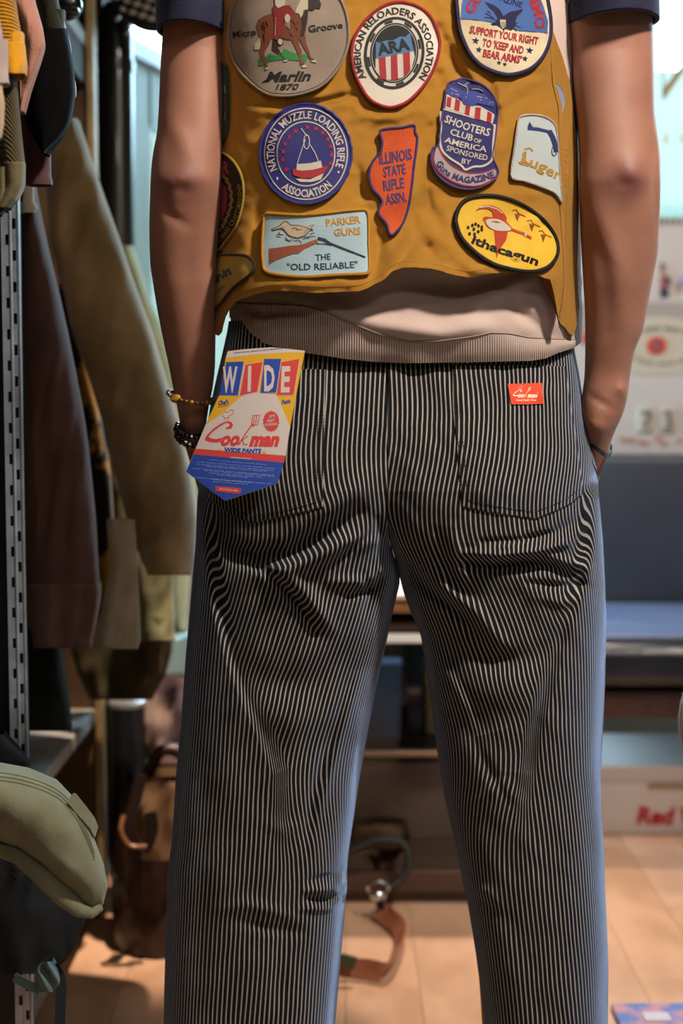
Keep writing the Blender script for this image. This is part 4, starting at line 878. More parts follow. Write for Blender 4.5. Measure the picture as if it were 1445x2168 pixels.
# hidden centre gusset is the legs' own inner faces; depth lookup for things sewn on
tbvh = BVHTree.FromPolygons([tuple(r) for r in tv[:, :].tolist()], [tuple(r) for r in tq.tolist()])
CAMV = Vector((0, 0, CAMZ))
def trouser_hit(x, y):
    d = Vector(p3(x, y, 1.5)) - CAMV; d.normalize()
    loc, nor, idx, dist = tbvh.ray_cast(CAMV, d)
    k = 0
    while (loc is None or loc.y > 1.68) and k < 40:
        x = x + (1.5 if x < 640 else (-1.5 if x > 1040 else 0)); k += 1
        d = Vector(p3(x, y, 1.5)) - CAMV; d.normalize(); loc, nor, idx, dist = tbvh.ray_cast(CAMV, d)
    return loc, idx
def surfT(x, y):
    x = np.atleast_1d(np.asarray(x, float)); y = np.atleast_1d(np.asarray(y, float)); out = np.empty(x.shape)
    for i in range(len(x)):
        loc, idx = trouser_hit(x[i], y[i]); out[i] = loc.y if loc is not None else 1.55
    return out
# shoes
for ax in (-.06, .185):
    s_ = MB(); lm = mk('brown_boot', '4a2e1e', .4, bump=.0005, bscale=200)
    rows = [(0, .012, .045, .13), (0, .045, .046, .13), (0, .075, .040, .11)]
    th = np.linspace(0, 2 * PI, 28, endpoint=False)
    rings = [[(ax + rx * math.cos(t), 1.66 + ry * math.sin(t) + oy, z) for t in th] for z, rx, ry, oy in ((.0, .046, .135, .02), (.02, .048, .138, .02), (.022, .045, .134, .02), (.05, .045, .128, .015), (.08, .040, .10, 0), (.11, .038, .06, -.03), (.16, .038, .05, -.035))]
    vs = [p for r in rings for p in r]; n_ = 28
    fs = [(i * n_ + k, i * n_ + (k + 1) % n_, (i + 1) * n_ + (k + 1) % n_, (i + 1) * n_ + k) for i in range(len(rings) - 1) for k in range(n_)] + [tuple(range(n_))[::-1], tuple((len(rings) - 1) * n_ + k for k in range(n_))]
    s_.add(vs, fs, lm); s_.build('boot', person)

# ---------------- T-shirt
m_jersey = mk('cream_jersey', 'c6b0a6', .9, col2='bda69c', nscale=9, bump=.0005, bscale=1500, sheen=.15)
m_rib = mk('cream_rib', 'c8b2a8', .9, sheen=.15)
nt = m_rib.node_tree; b_ = nt.nodes['Principled BSDF']; uvn = nt.nodes.new('ShaderNodeUVMap'); uvn.uv_map = 'uv'; sx_ = nt.nodes.new('ShaderNodeSeparateXYZ'); nt.links.new(uvn.outputs[0], sx_.inputs[0])
mm = nt.nodes.new('ShaderNodeMath'); mm.operation = 'MULTIPLY'; mm.inputs[1].default_value = 2 * PI / .0027; nt.links.new(sx_.outputs[0], mm.inputs[0]); ms_ = nt.nodes.new('ShaderNodeMath'); ms_.operation = 'SINE'; nt.links.new(mm.outputs[0], ms_.inputs[0])
bpn = nt.nodes.new('ShaderNodeBump'); bpn.inputs['Distance'].default_value = .0006; nt.links.new(ms_.outputs[0], bpn.inputs['Height']); nt.links.new(bpn.outputs[0], b_.inputs['Normal'])
m_navyrib = mk('navy_rib', '0d1230', .85, bump=.0008, bscale=700, sheen=.3, sheentint=(.5, .6, 1, 1))
SEAM = [(488, 640), (505, 641), (530, 644), (600, 645), (643, 648), (687, 659), (731, 679), (789, 702), (830, 716), (866, 724), (926, 722), (1003, 712), (1039, 704), (1079, 706), (1118, 714), (1170, 717), (1216, 718), (1230, 716)]
HEM = [(488, 688), (500, 697), (536, 720), (603, 740), (673, 751), (731, 760), (789, 766), (860, 769), (1003, 767), (1124, 764), (1155, 759), (1179, 748), (1216, 736), (1230, 724)]
def fs_shirt(x, y):
    f = .012 * np.exp(-(((x - 900) / 260) ** 2 + ((y - 690) / 60) ** 2))
    f = f + ridge(x, y, [(830, 600), (960, 610), (1090, 580)], 26, -.010) + ridge(x, y, [(1010, 640), (1090, 600), (1130, 590)], 16, .008)
    f = f - ridge(x, y, [(1070, 610), (1100, 660), (1150, 700)], 14, .008) + ridge(x, y, [(650, 640), (800, 690), (930, 705), (1060, 690)], 22, .010)
    f = f - ridge(x, y, [(500, 640), (560, 668), (640, 660)], 10, .006) + ridge(x, y, [(1170, 640), (1190, 690), (1215, 712)], 14, .006)
    return f + .004 * vnoise(x / 60, y / 30, 61)
def body_back(x, c=857, hw=372, p=2.7, q=2.2, Yc=1.63, b=.108):
    u = np.abs((np.asarray(x, float) - c) / hw)
    return Yc - b * (1 - np.clip(u, 0, 1) ** p) ** (1 / q) + np.clip(u - 1, 0, 1) * .3
# torso part: tube from above the frame down to the seam
def tee_part(name, ytop, ybot, fld, M, extra, mat, parent, N=150):
    s = 0.5 - 0.5 * np.cos(np.linspace(0, PI, N + 1)); v = np.linspace(0, 1, M)[:, None]
    x0 = 857 - 370 + 0 * s; x = 488 + (1229 - 488) * s; x = np.repeat(x[None], M, 0)
    yt = ytop(x[0])[None]; yb = ybot(x[0])[None]; y = yt * (1 - v) + yb * v
    Yb = body_back(x, 858.5, 371) - fld(x, y) * np.minimum(1, 4 * s * (1 - s) * 3)[None] - extra(v)
    back = P(x, y, Yb); fr = P(x, y, 1.63 + 0 * x); fr[..., 1] += (1.63 - body_back(x, 858.5, 371)); fr = fr[:, ::-1]
    V = np.concatenate([back, fr], 1); d = np.zeros(V.shape[:2]); d[:, 1:] = np.linalg.norm(np.diff(V, axis=1), axis=2); u = np.cumsum(d, 1)
    U = np.stack([np.repeat(u[M // 2][None], M, 0), np.repeat(v, V.shape[1], 1)], -1)
    return grid_mesh(name, V, mat, parent, uv=U)
tee = tee_part('tshirt', lambda x: 0 * x - 120, lambda x: lerpt(SEAM, x), fs_shirt, 160, lambda v: 0.0 * v, m_jersey, person)
tag(tee, 'cream jersey T-shirt worn under the vest, with navy sleeve cuffs')
rib = tee_part('rib_hem', lambda x: lerpt(SEAM, x) - 1, lambda x: lerpt(HEM, x), fs_shirt, 26, lambda v: .003 * np.sin(np.clip(v, 0, 1) * PI) + .001 - .012 * sm(.5, 1, v) * 0, m_rib, tee)
m_ = MB(); pts = [p3(x, float(lerpt(SEAM, x)) + 0.5, float(body_back(x, 858.5, 371) - fs_shirt(np.array([x]), np.array([float(lerpt(SEAM, x))]))[0] * min(1, 12 * ((x - 488) / 741) * (1 - (x - 488) / 741)) - .0012)) for x in np.linspace(500, 1220, 120)]
m_.tube(pts, .0009, mk('seam_thread', '8f7f72', .9), 5); m_.build('hem_seam', tee)  # darker thread along the hem seam
# sleeves
def sleeve(axis_top, axis_bot, rx, ry, tilt, mat, name, y0, y1, flare=0):
    V = []
    for i in range(24):
        t = i / 23; y = y0 + (y1 - y0) * t; xc = axis_top + (axis_bot - axis_top) * t; c = P(xc, y, 1.60); th = np.linspace(0, 2 * PI, 48, endpoint=False)
        r = rx / F * 1.6 * (1 + flare * t)
        X = c[0] + r * np.cos(th); V.append(np.stack([X, 1.595 + ry * np.sin(th) + .002 * np.sin(3 * th + t * 3), c[2] + tilt * np.cos(th) * r + 0 * th], -1))
    return grid_mesh(name, cap_rows(np.array(V), .02), mat, tee, close=True)
sleeve(405, 409, 70, .055, -.10, m_jersey, 'sleeve', -160, 24, .02); sleeve(408, 409, 74, .058, -.06, m_navyrib, 'sleeve_cuff', 14, 74)
sleeve(1285, 1291, 94, .058, .14, m_jersey, 'sleeve', -160, -30, .02); sleeve(1290, 1292, 97, .060, .06, m_navyrib, 'sleeve_cuff', -40, 54)
# ================================================================== vest
def vest_folds(x, y, fine=1.0):
    f = .005 * vnoise(x / 80 + y / 200, y / 60, 71) + fine * (.0016 * vnoise(x / 26 + y / 60, y / 16, 72) + .0012 * vnoise(x / 14 - y / 40, y / 22, 73))
    f = f - ridge(x, y, [(540, 216), (600, 226), (680, 216), (760, 196)], 7, .004) + ridge(x, y, [(520, 232), (620, 240), (720, 222)], 10, .003)
    f = f - ridge(x, y, [(945, 90), (970, 150), (1010, 200)], 12, .006) + ridge(x, y, [(925, 110), (950, 170), (985, 215)], 12, .004)
    f = f - ridge(x, y, [(1040, 165), (1048, 230), (1060, 300)], 8, .004) - ridge(x, y, [(740, 330), (760, 370), (775, 440)], 14, .005)
    f = f + ridge(x, y, [(800, 610), (835, 560), (870, 520), (900, 470)], 22, .008) - ridge(x, y, [(800, 480), (800, 540), (790, 600)], 16, .006)
    f = f - ridge(x, y, [(870, 470), (900, 520), (930, 560)], 12, .004) + ridge(x, y, [(930, 500), (1000, 570), (1080, 578)], 14, .004)
    f = f - ridge(x, y, [(525, 560), (545, 500), (548, 440)], 12, .005) + ridge(x, y, [(480, 640), (560, 600), (680, 600), (780, 590)], 16, .004)
    f = f - ridge(x, y, [(900, 380), (905, 440), (930, 480)], 12, .004) + ridge(x, y, [(1100, 480), (1150, 460), (1190, 470)], 10, .003)
    f = f - ridge(x, y, [(905, 20), (930, 100), (950, 180)], 18, .004) + ridge(x, y, [(760, 240), (800, 250), (850, 244)], 10, .003)
    return f * (1.25 if fine else .8)
def surfV(x, y, fine=1.0):
    x = np.asarray(x, float); y = np.asarray(y, float)
    u = np.abs((x - 848) / 388); e = np.clip(u, 0, .995)
    Y = 1.612 - .112 * (1 - e ** 2.9) ** (1 / 2.2) + np.clip(u - .995, 0, 1) * .6
    Y = Y - .014 * sm(430, 600, y) * (1 - .5 * e ** 2)
    return Y - vest_folds(x, y, fine) * (1 - e ** 6)
def surfPatch(x, y): return surfV(x, y, 0.0) * .5 + .5 * surfV(x, y, 0.0)
def cat(pts, n=6, closed=True):
    pts = [np.array(p, float) for p in pts]; N = len(pts); out = []
    for i in range(N if closed else N - 1):
        g = lambda k: pts[k % N] if closed else pts[min(max(k, 0), N - 1)]
        p0, p1, p2, q3 = g(i - 1), g(i), g(i + 1), g(i + 2)
        for k in range(n):
            t = k / n; out.append(.5 * (2 * p1 + (p2 - p0) * t + (2 * p0 - 5 * p1 + 4 * p2 - q3) * t * t + (3 * p1 - p0 - 3 * p2 + q3) * t ** 3))
    if not closed: out.append(pts[-1])
    return [tuple(p) for p in out]
def C(pts, ox, oy, s): return [(ox + a / s, oy + b / s) for a, b in pts]

_TXT = {}
def text_geo(s, bold=0.0, shear=0.0, res=2):
    key = (s, bold, shear)
    if key in _TXT: return _TXT[key]
    c = bpy.data.curves.new('t', 'FONT'); c.body = s; c.size = 1; c.extrude = .5; c.offset = bold; c.shear = shear; c.resolution_u = res
    o = bpy.data.objects.new('t', c); COL.objects.link(o); bpy.context.view_layer.update()
    me = o.to_mesh(); v = np.array([q.co[:] for q in me.vertices]); f = [tuple(p.vertices) for p in me.polygons]
    # split long edges is unnecessary at this size
    o.to_mesh_clear(); bpy.data.objects.remove(o); bpy.data.curves.remove(c)
    keep = []
    for q in f:                                   # drop the underside
        if all(v[i][2] < -.4 for i in q): continue
        keep.append(q)
    _TXT[key] = (v, keep, v[:, 0].min(), v[:, 0].max()); return _TXT[key]
CAP = .70

class Sticker(MB):
    """flat work sewn or printed on a surface; surf(x, y) gives the depth of the surface under a photo position"""
    def __init__(s, surf, base=0.0): super().__init__(); s.surf = surf; s.base = base
    def pt(s, x, y, h):
        x = np.asarray(x, float); y = np.asarray(y, float)
        if s.base > 2: h = np.asarray(h, float); h = np.where(h > 1.4, 1.4 + (h - 1.4) * .5, h)
        return P(x, y, s.surf(x, y) - (s.base + np.asarray(h, float)) / 1000)
    def poly(s, pts, mat, h, h0=None, sp=7):
        """filled outline, top at h mm, walls down to h0"""
        dense = []
        n = len(pts)
        for i in range(n):
            a = np.array(pts[i], float); b = np.array(pts[(i + 1) % n], float); k = max(1, int(np.hypot(*(b - a)) / sp + .5))
            for j in range(k): dense.append(tuple(a + (b - a) * j / k))
        arr = np.array(dense); x0, y0 = arr.min(0); x1, y1 = arr.max(0)
        pv = [Vector(p) for p in dense]; ins = []
        if (x1 - x0) > sp * 1.5 and (y1 - y0) > sp * 1.5:
            for gx in np.arange(x0 + sp / 2, x1, sp):
                for gy in np.arange(y0 + sp / 2, y1, sp): ins.append(Vector((gx, gy)))
        r = delaunay_2d_cdt(pv + ins, [], [list(range(len(pv)))], 1, 1e-4)
        V = np.array([v[:] for v in r[0]]); T = [tuple(t) for t in r[2]]
        if h0 is None: h0 = 0
        if h0 == 0 and s.base > 2: h0 = -4
        top = s.pt(V[:, 0], V[:, 1], h)
        # orient towards the viewer
        def ccw(t):
            a, b, c = V[t[0]], V[t[1]], V[t[2]]; return (b[0] - a[0]) * (c[1] - a[1]) - (b[1] - a[1]) * (c[0] - a[0]) > 0
        T = [t[::-1] if ccw(t) else t for t in T]
        s.add(top.tolist(), T, mat)
        if h > h0:
            D = arr; a = s.pt(D[:, 0], D[:, 1], h); b = s.pt(D[:, 0], D[:, 1], h0); m = len(D)
            area = sum(D[i][0] * D[(i + 1) % m][1] - D[(i + 1) % m][0] * D[i][1] for i in range(m))
            fs = [(i, (i + 1) % m, m + (i + 1) % m, m + i) for i in range(m)]
            if area < 0: fs = [f[::-1] for f in fs]
            s.add(a.tolist() + b.tolist(), fs, mat)
    def stroke(s, pts, w, mat, h, h0=None, closed=False, w1=None):
        """ribbon of width w (px) along pts"""
        A = np.array(pts, float); n = len(A)
        if closed: d = np.roll(A, -1, 0) - np.roll(A, 1, 0)
        else: d = np.gradient(A, axis=0)
        L = np.hypot(d[:, 0], d[:, 1]) + 1e-9; N_ = np.stack([-d[:, 1] / L, d[:, 0] / L], 1)
        ww = np.linspace(w, w if w1 is None else w1, n)[:, None] / 2
        l = A + N_ * ww; r = A - N_ * ww; c = A
        vs = np.concatenate([s.pt(l[:, 0], l[:, 1], (h0 if h0 is not None else h - .5)), s.pt(l[:, 0] * .8 + c[:, 0] * .2, l[:, 1] * .8 + c[:, 1] * .2, h), s.pt(r[:, 0] * .8 + c[:, 0] * .2, r[:, 1] * .8 + c[:, 1] * .2, h), s.pt(r[:, 0], r[:, 1], (h0 if h0 is not None else h - .5))])
        fs = []
        for i in range(n if closed else n - 1):
            j = (i + 1) % n
            for k in range(3): fs.append((k * n + i, (k + 1) * n + i, (k + 1) * n + j, k * n + j))
        s.add(vs.tolist(), fs, mat)
    def rope(s, pts, w, mat, h, twist=True):
        """merrowed border: raised cord with a thread twist"""
        A = np.array(pts, float); seg = np.hypot(*(np.roll(A, -1, 0) - A).T); tot = seg.sum(); n = int(tot / 1.7)
        cs = np.concatenate([[0], np.cumsum(seg)]); AA = np.concatenate([A, A[:1]]); t = np.linspace(0, tot, n, endpoint=False)
        x = np.interp(t, cs, AA[:, 0]); y = np.interp(t, cs, AA[:, 1]); c = s.pt(x, y, h)
        r = w / 2 / 2000 * (1 + (.09 * np.sin(np.arange(n) * 2.3) if twist else 0) + 0 * x)
        s.tube([tuple(q) for q in c.tolist()], list(r), mat, 7, closed=True)
    def text(s, txt, path, hgt, mat, h, bold=.02, shear=0.0, h0=None, fit=True, smoothp=False):
        v, f, x0, x1 = text_geo(txt, bold, shear)
        A = np.array(cat(path, 8, False) if (smoothp or len(path) > 2) else path, float)
        seg = np.hypot(*np.diff(A, axis=0).T); cs = np.concatenate([[0], np.cumsum(seg)]); tot = cs[-1]
        if fit: tt = (v[:, 0] - x0) / (x1 - x0) * tot
        else: tt = (v[:, 0] - x0) * hgt / CAP
        px = np.interp(tt, cs, A[:, 0]); py = np.interp(tt, cs, A[:, 1])
        e = max(1.0, tot * .01)
        dx = np.interp(tt + e, cs, A[:, 0]) - np.interp(tt - e, cs, A[:, 0]); dy = np.interp(tt + e, cs, A[:, 1]) - np.interp(tt - e, cs, A[:, 1])
        L = np.hypot(dx, dy) + 1e-9; nx, ny = dy / L, -dx / L
        k = v[:, 1] * hgt / CAP
        X = px + nx * k; Y = py + ny * k
        hh = np.where(v[:, 2] > 0, h, (h0 if h0 is not None else h - .8))
        s.add(s.pt(X, Y, hh).tolist(), f, mat)
    def star(s, x, y, r, mat, h, rot=0, n=5, inner=.42):
        s.poly([(x + r * (1 if i % 2 == 0 else inner) * math.sin(PI * i / n + rot), y - r * (1 if i % 2 == 0 else inner) * math.cos(PI * i / n + rot)) for i in range(2 * n)], mat, h, h - .8, sp=30)
    def disc(s, x, y, rx, ry, mat, h, h0=None, n=20, rot=0, sp=14):
        s.poly([(x + rx * math.cos(a) * math.cos(rot) - ry * math.sin(a) * math.sin(rot), y + rx * math.cos(a) * math.sin(rot) + ry * math.sin(a) * math.cos(rot)) for a in np.linspace(0, 2 * PI, n, endpoint=False)], mat, h, h - .8 if h0 is None else h0, sp)
def ell(cx, cy, rx, ry, a0=0, a1=360, n=40, rot=0):
    r = math.radians(rot); out = []
    for a in np.radians(np.linspace(a0, a1, n)):
        x = rx * math.cos(a); y = -ry * math.sin(a); out.append((cx + x * math.cos(r) - y * math.sin(r), cy + x * math.sin(r) + y * math.cos(r)))
    return out

m_gold = mk('mustard_canvas', 'd2962c', .88, col2='c38823', nscale=7, bump=.0004, bscale=1400, wave=(900, 'DIAGONAL', .5), sheen=.15, nlo=.3, nhi=.7, detail=8)
VEST = [(440, -160), (1150, -160), (1158, 0), (1170, 100), (1177, 180), (1189, 225), (1190, 330), (1191, 430), (1194, 480), (1198, 540), (1200, 600), (1196, 640), (1189, 683), (1182, 678), (1177, 648), (1171, 617), (1164, 592), (1140, 584), (1120, 581), (1094, 579), (1066, 578), (1039, 579), (1015, 584), (990, 587), (970, 584), (951, 579), (930, 573), (911, 569), (880, 566), (850, 567), (832, 573), (824, 580), (815, 590), (797, 600), (780, 609), (760, 616), (730, 618), (702, 619), (675, 620), (652, 619), (620, 616), (591, 615), (560, 618), (536, 624), (515, 631), (498, 640), (487, 653), (478, 670), (473, 688), (470, 703), (463, 711), (456, 708), (448, 640), (444, 500)]
vb = Sticker(surfV)
dense = []
for i in range(len(VEST)):
    a = np.array(VEST[i], float); b = np.array(VEST[(i + 1) % len(VEST)], float); k = max(1, int(np.hypot(*(b - a)) / 5))
    for j in range(k):
        q = a + (b - a) * j / k
        if q[1] > 550: q = q + np.array([0, 1.2 * float(vnoise(q[0] / 7, q[1] / 7, 5)) * 2])
        dense.append(tuple(q))
vb.poly(dense, m_gold, 0, 0, sp=5)
# inner side of the cloth
D_ = np.array(dense); a_ = vb.pt(D_[:, 0], D_[:, 1], 0); b_ = vb.pt(D_[:, 0], D_[:, 1], -1.6); m_n = len(D_)
vb.add(a_.tolist() + b_.tolist(), [(i, (i + 1) % m_n, m_n + (i + 1) % m_n, m_n + i) for i in range(m_n)], m_gold)
vest = vb.build('vest', person, angle=75); tag(vest, 'mustard canvas vest covered in embroidered shooting club patches')
# inside layer (back face of the vest)
ins = Sticker(surfV); ins.poly(VEST, m_gold, -1.7, -1.7, sp=9); ins.build('lining', vest, angle=75)
# side and front panels
def surfS(x, y):
    x = np.asarray(x, float); y = np.asarray(y, float); return np.minimum(body_back(x, 858.5, 374), 1.66) - .010 - .004 * np.sin((y + 40) / 60) - ridge(x, y, [(1180, 330), (1200, 380), (1195, 440)], 8, .003)
SIDE = [(1150, 40), (1168, 60), (1190, 120), (1206, 175), (1214, 240), (1221, 300), (1225, 420), (1223, 500), (1221, 560), (1223, 620), (1226, 650), (1220, 690), (1213, 711), (1204, 706), (1196, 694), (1186, 686), (1172, 640), (1150, 600)]
sp_ = Sticker(surfS); sp_.poly(SIDE, m_gold, 1.6, 0, sp=4); side = sp_.build('side_panel', vest, angle=75)
st = Sticker(surfS); mst = mk('mustard_thread', '9a6c22', .8)
for off in (0, 9):
    pts = cat([(1211 + off * .2, 250), (1209 - off, 330), (1200 - off, 420), (1196 - off, 520)], 10, False); st.stroke(pts, 1.4, mst, 2.2, 1.4)
for i in range(7): st.stroke([(1192 + i * .6, 312 + i * 13), (1204 - i * .3, 316 + i * 13)], 3.0, mst, 2.4, 1.2)
st.build('gathered_stitching', vest)['kind'] = 'stuff'
fr = Sticker(lambda x, y: 1.672 + 0 * np.asarray(x, float)); mfray = mk('frayed_white', 'd4d6d8', .9)
fr.poly([(1216, 560), (1224, 540), (1229, 600), (1232, 660), (1230, 722), (1214, 716), (1218, 660)], mfray, 1, 0, sp=9)
for i in range(22):
    y0 = 640 + i * 3.6; x0 = 1226 + 3 * math.sin(i * 2.1); fr.stroke([(x0 - 4, y0), (x0, y0 + 8), (x0 + 1.5, y0 + 17)], .9, mfray, 2.0, 1.0)
fr.poly([(1221, 575), (1230, 582), (1231, 605), (1222, 604)], mk('pink_print', 'e0567a', .8), 2, 1); fr.poly([(1223, 606), (1230, 606), (1230, 616), (1224, 617)], mk('navy_print', '24304a', .8), 2, 1)
fr.build('frayed_front_edge', vest)
fp = np.array([[ (x, float(1.63 + .112 * (1 - min(1, abs((x - .065) / .2)) ** 2.6) ** (1 / 2.2)), z) for x in np.linspace(-.13, .262, 40)] for z in np.linspace(1.045, 1.5, 20)]); grid_mesh('front_panel', fp, m_gold, vest)
# hem stitching and pencil-thin seams
hemline = [(x, y - 12) for x, y in cat(VEST[20:46], 3, False)]
hs = Sticker(surfV); arr = np.array(hemline)
cs = np.concatenate([[0], np.cumsum(np.hypot(*np.diff(arr, axis=0).T))])
t = 0
while t < cs[-1] - 4:
    q = [(float(np.interp(t + e, cs, arr[:, 0])), float(np.interp(t + e, cs, arr[:, 1]))) for e in (0, 1.6, 3.2)]
    hs.stroke(q, 1.3, mst, .35, 0); t += 5.0
hs.stroke([(1165, 90), (1172, 180), (1184, 228), (1185, 330), (1186, 430), (1190, 490), (1194, 545), (1195, 600), (1191, 640), (1185, 672)], 4.5, m_gold, 1.2, -.5)
hs.build('hem_stitching', vest)['kind'] = 'stuff'

# ================================================================== patches
T = thread
def patch(label, name='patch', base=.8): 
    s = Sticker(surfPatch, base + 1.6); s.label = label; s.nm = name; return s
def finish(s): o = s.build(s.nm, vest, angle=50); o['label'] = s.label; return o
black = T('black', '0b0a0d'); white = T('white', 'ded6c6'); red = T('red', 'b5202c'); navy = T('navy', '1c1c4a'); cream = T('cream', 'd8ccae')
twill = mk('twill_beige', 'b3a292', .85, col2='a89686', nscale=20, bump=.0006, bscale=1200, wave=(700, 'DIAGONAL', .3))

# -- A: round beige patch, horse and rider
pA = patch('round beige patch with a brown horse and rider, at upper left of the vest')
oA = cat([(483.5, 90), (487, 30), (505, -10), (540, -38), (611, -52), (680, -38), (716, -8), (733, 30), (738, 75), (732, 112), (712, 150), (680, 182), (640, 198), (600, 203), (560, 196), (520, 165), (495, 130)])
pA.poly(oA, twill, 1.4, 0); pA.rope(oA, 5.5, T('tan', 'a08f7c'), 1.1)
pA.stroke([(611 + (x - 611) * .965, 76 + (y - 76) * .965) for x, y in oA], 1.3, T('brown_edge', '54443a'), 1.8, 1.3, closed=True)
c = lambda p: C(p, 480, 0, 5.558)
chest = T('chestnut', '7e4222'); dkb = T('dark_brown', '30201c'); mane = T('mane', 'd3c9a8'); crim = T('crimson', '8e2622'); grs = T('grass', '2f8a44')
pA.poly(c([(370, 745), (400, 710), (440, 730), (480, 670), (510, 625), (560, 660), (620, 650), (680, 570), (730, 600), (790, 620), (850, 660), (910, 630), (960, 680), (930, 720), (860, 710), (780, 705), (700, 700), (600, 700), (470, 732), (440, 765), (380, 770)]), grs, 2.0, 1.2)
for i in range(26):
    x = 385 + i * 22; yb_ = 735 - 30 * math.sin(i / 25 * PI) ; pA.stroke(c([(x, yb_), (x - 6, yb_ - 55 - 30 * ((i * 7) % 3) * .5)]), 1.3, T('grass_light', '3ba656'), 2.3, 1.9)
pA.poly(c([(540, 460), (600, 460), (600, 560), (650, 650), (700, 705), (670, 700), (610, 640), (530, 590)]), dkb, 2.2, 1.2)
pA.poly(c([(350, 300), (370, 230), (430, 190), (550, 150), (600, 120), (760, 110), (860, 190), (890, 280), (870, 390), (850, 460), (760, 460), (700, 470), (650, 440), (520, 455), (500, 520), (450, 600), (440, 640), (460, 700), (482, 785), (455, 790), (420, 690), (385, 610), (398, 520), (388, 430)]), chest, 2.4, 1.2, sp=9)
pA.poly(c([(740, 440), (850, 440), (850, 520), (880, 600), (880, 700), (915, 755), (865, 765), (855, 700), (820, 590), (780, 500)]), chest, 2.4, 1.2)
pA.poly(c([(850, 450), (920, 410), (935, 520), (970, 600), (985, 670), (1030, 695), (985, 710), (950, 640), (900, 550)]), chest, 2.4, 1.2)
pA.poly(c([(860, 190), (960, 90), (945, 250), (915, 400), (868, 420), (890, 280)]), dkb, 2.7, 1.2)
pA.poly(c([(930, -60), (960, -120), (1040, -90), (1090, 0), (1110, 50), (1095, 105), (1050, 95), (1010, 130), (960, 110)]), dkb, 2.7, 1.2)
pA.poly(c([(820, 90), (890, -40), (955, -60), (955, 110), (900, 120), (895, 170), (868, 215), (850, 160), (800, 150)]), mane, 3.0, 1.2)
pA.poly(c([(540, 80), (640, 65), (740, 60), (800, 150), (760, 180), (680, 210), (665, 300), (640, 420), (590, 478), (550, 450), (560, 300), (545, 130)]), crim, 3.1, 1.2)
pA.poly(c([(560, -130), (690, -130), (690, -20), (680, 60), (600, 95), (570, 60)]), white, 3.3, 1.2)
pA.disc(*c([(712, 215)])[0], 6, 9, mane, 3.6, 2.5)
for i in range(4): pA.stroke(c([(690 + i * 14, 250), (684 + i * 16, 300 + i * 12)]), 1.2, mane, 3.4, 2.5)
pA.disc(*c([(628, 490)])[0], 5, 6.5, mane, 3.2, 1.2); pA.stroke(c([(600, 525), (630, 535), (660, 515), (655, 450)]), 1.4, dkb, 2.6, 1.2)
pA.poly(c([(400, 420), (330, 520), (322, 580), (360, 590), (385, 580), (408, 510)]), mane, 2.2, 1.2)
for p in ([(450, 797), (490, 795), (485, 812), (450, 815)], [(880, 775), (920, 757), (948, 788), (890, 795)], [(985, 715), (1050, 705), (1050, 735), (1000, 728)], [(668, 708), (712, 705), (712, 722), (670, 728)]): pA.poly(c(p), white, 2.5, 1.2)
for p in ([(455, 250), (480, 310)], [(425, 260), (450, 340)], [(405, 290), (430, 360)], [(440, 360), (455, 380)], [(430, 400), (440, 490)], [(760, 230), (800, 290), (840, 260)], [(810, 320), (830, 360)], [(740, 390), (770, 430)]): pA.stroke(c(p), 2.4, dkb, 2.8, 2.2)
for i in range(9): pA.disc(*c([(572 - i * .6, 215 + i * 24)])[0], 1.0, 1.5, white, 3.5, 3, 6)
pA.text('Micro', c([(75, 448), (345, 410)]), 14, black, 2.3, .012); pA.text('Groove', c([(965, 380), (1365, 330)]), 14.5, black, 2.3, .014)
pA.text('Marlin', c([(455, 958), (990, 945)]), 20, black, 2.3, .03, .35); pA.stroke(c([(425, 965), (470, 940), (500, 900)]), 2.5, black, 2.3); pA.text('1870', c([(570, 1058), (845, 1052)]), 12, black, 2.3, .015, .3)
finish(pA)

# -- B: white oval with red rim
pB = patch('white oval patch with red rim and a striped shield in a black gear ring, top centre')
c = lambda p: C(p, 440, 0, 2.779)
oB = cat(c([(1130, 12), (1230, 35), (1310, 100), (1355, 200), (1360, 290), (1330, 400), (1270, 500), (1190, 585), (1120, 622), (1050, 630), (960, 590), (900, 510), (860, 420), (845, 330), (860, 230), (910, 140), (980, 70), (1050, 28)]))
pB.poly(oB, mk('white_twill', 'd9d0c0', .85, bump=.0005, bscale=1200), 1.4, 0); pB.rope(oB, 7, red, 1.3)
cx, cy = 440 + 1095 / 2.779, 312 / 2.779
pB.poly(ell(cx, cy, 64, 77, n=48, rot=8)[:-1], black, 1.9, 1.2)
pB.poly(ell(cx, cy, 57.5, 71, n=48, rot=8)[:-1], white, 2.3, 1.2)
for i in range(8):
    a = 22.5 + i * 45; q = ell(cx, cy, 57, 70.5, a - 9, a + 9, 6, 8); r = ell(cx, cy, 52, 65, a + 9, a - 9, 6, 8); pB.poly(q + r, black, 2.5, 1.8)
pB.poly(ell(cx, cy, 51, 64, n=48, rot=8)[:-1], black, 2.6, 1.2)
pB.stroke(ell(cx, cy, 47, 60, n=48, rot=8)[:-1], 1.2, white, 2.9, 2.4, closed=True)
shield = c([(985, 345), (1100, 322), (1210, 298), (1216, 335), (1195, 410), (1145, 455), (1090, 472), (1020, 465), (985, 410)]); pB.poly(shield, white, 3.0, 2)
for q in ([(1003, 340), (1043, 334), (1050, 470), (1012, 463)], [(1075, 328), (1112, 320), (1118, 466), (1078, 471)], [(1147, 313), (1186, 305), (1190, 415), (1152, 450)]): pB.poly(c(q), red, 3.4, 2)
pB.poly(c([(988, 245), (1010, 252), (1045, 238), (1090, 236), (1130, 215), (1160, 218), (1190, 190), (1197, 245), (1210, 300), (1100, 322), (987, 346)]), T('steel_blue', '4f7fae'), 3.4, 2)
pB.text('ARA', c([(1002, 325), (1190, 288)]), 24, black, 4.0, .035)
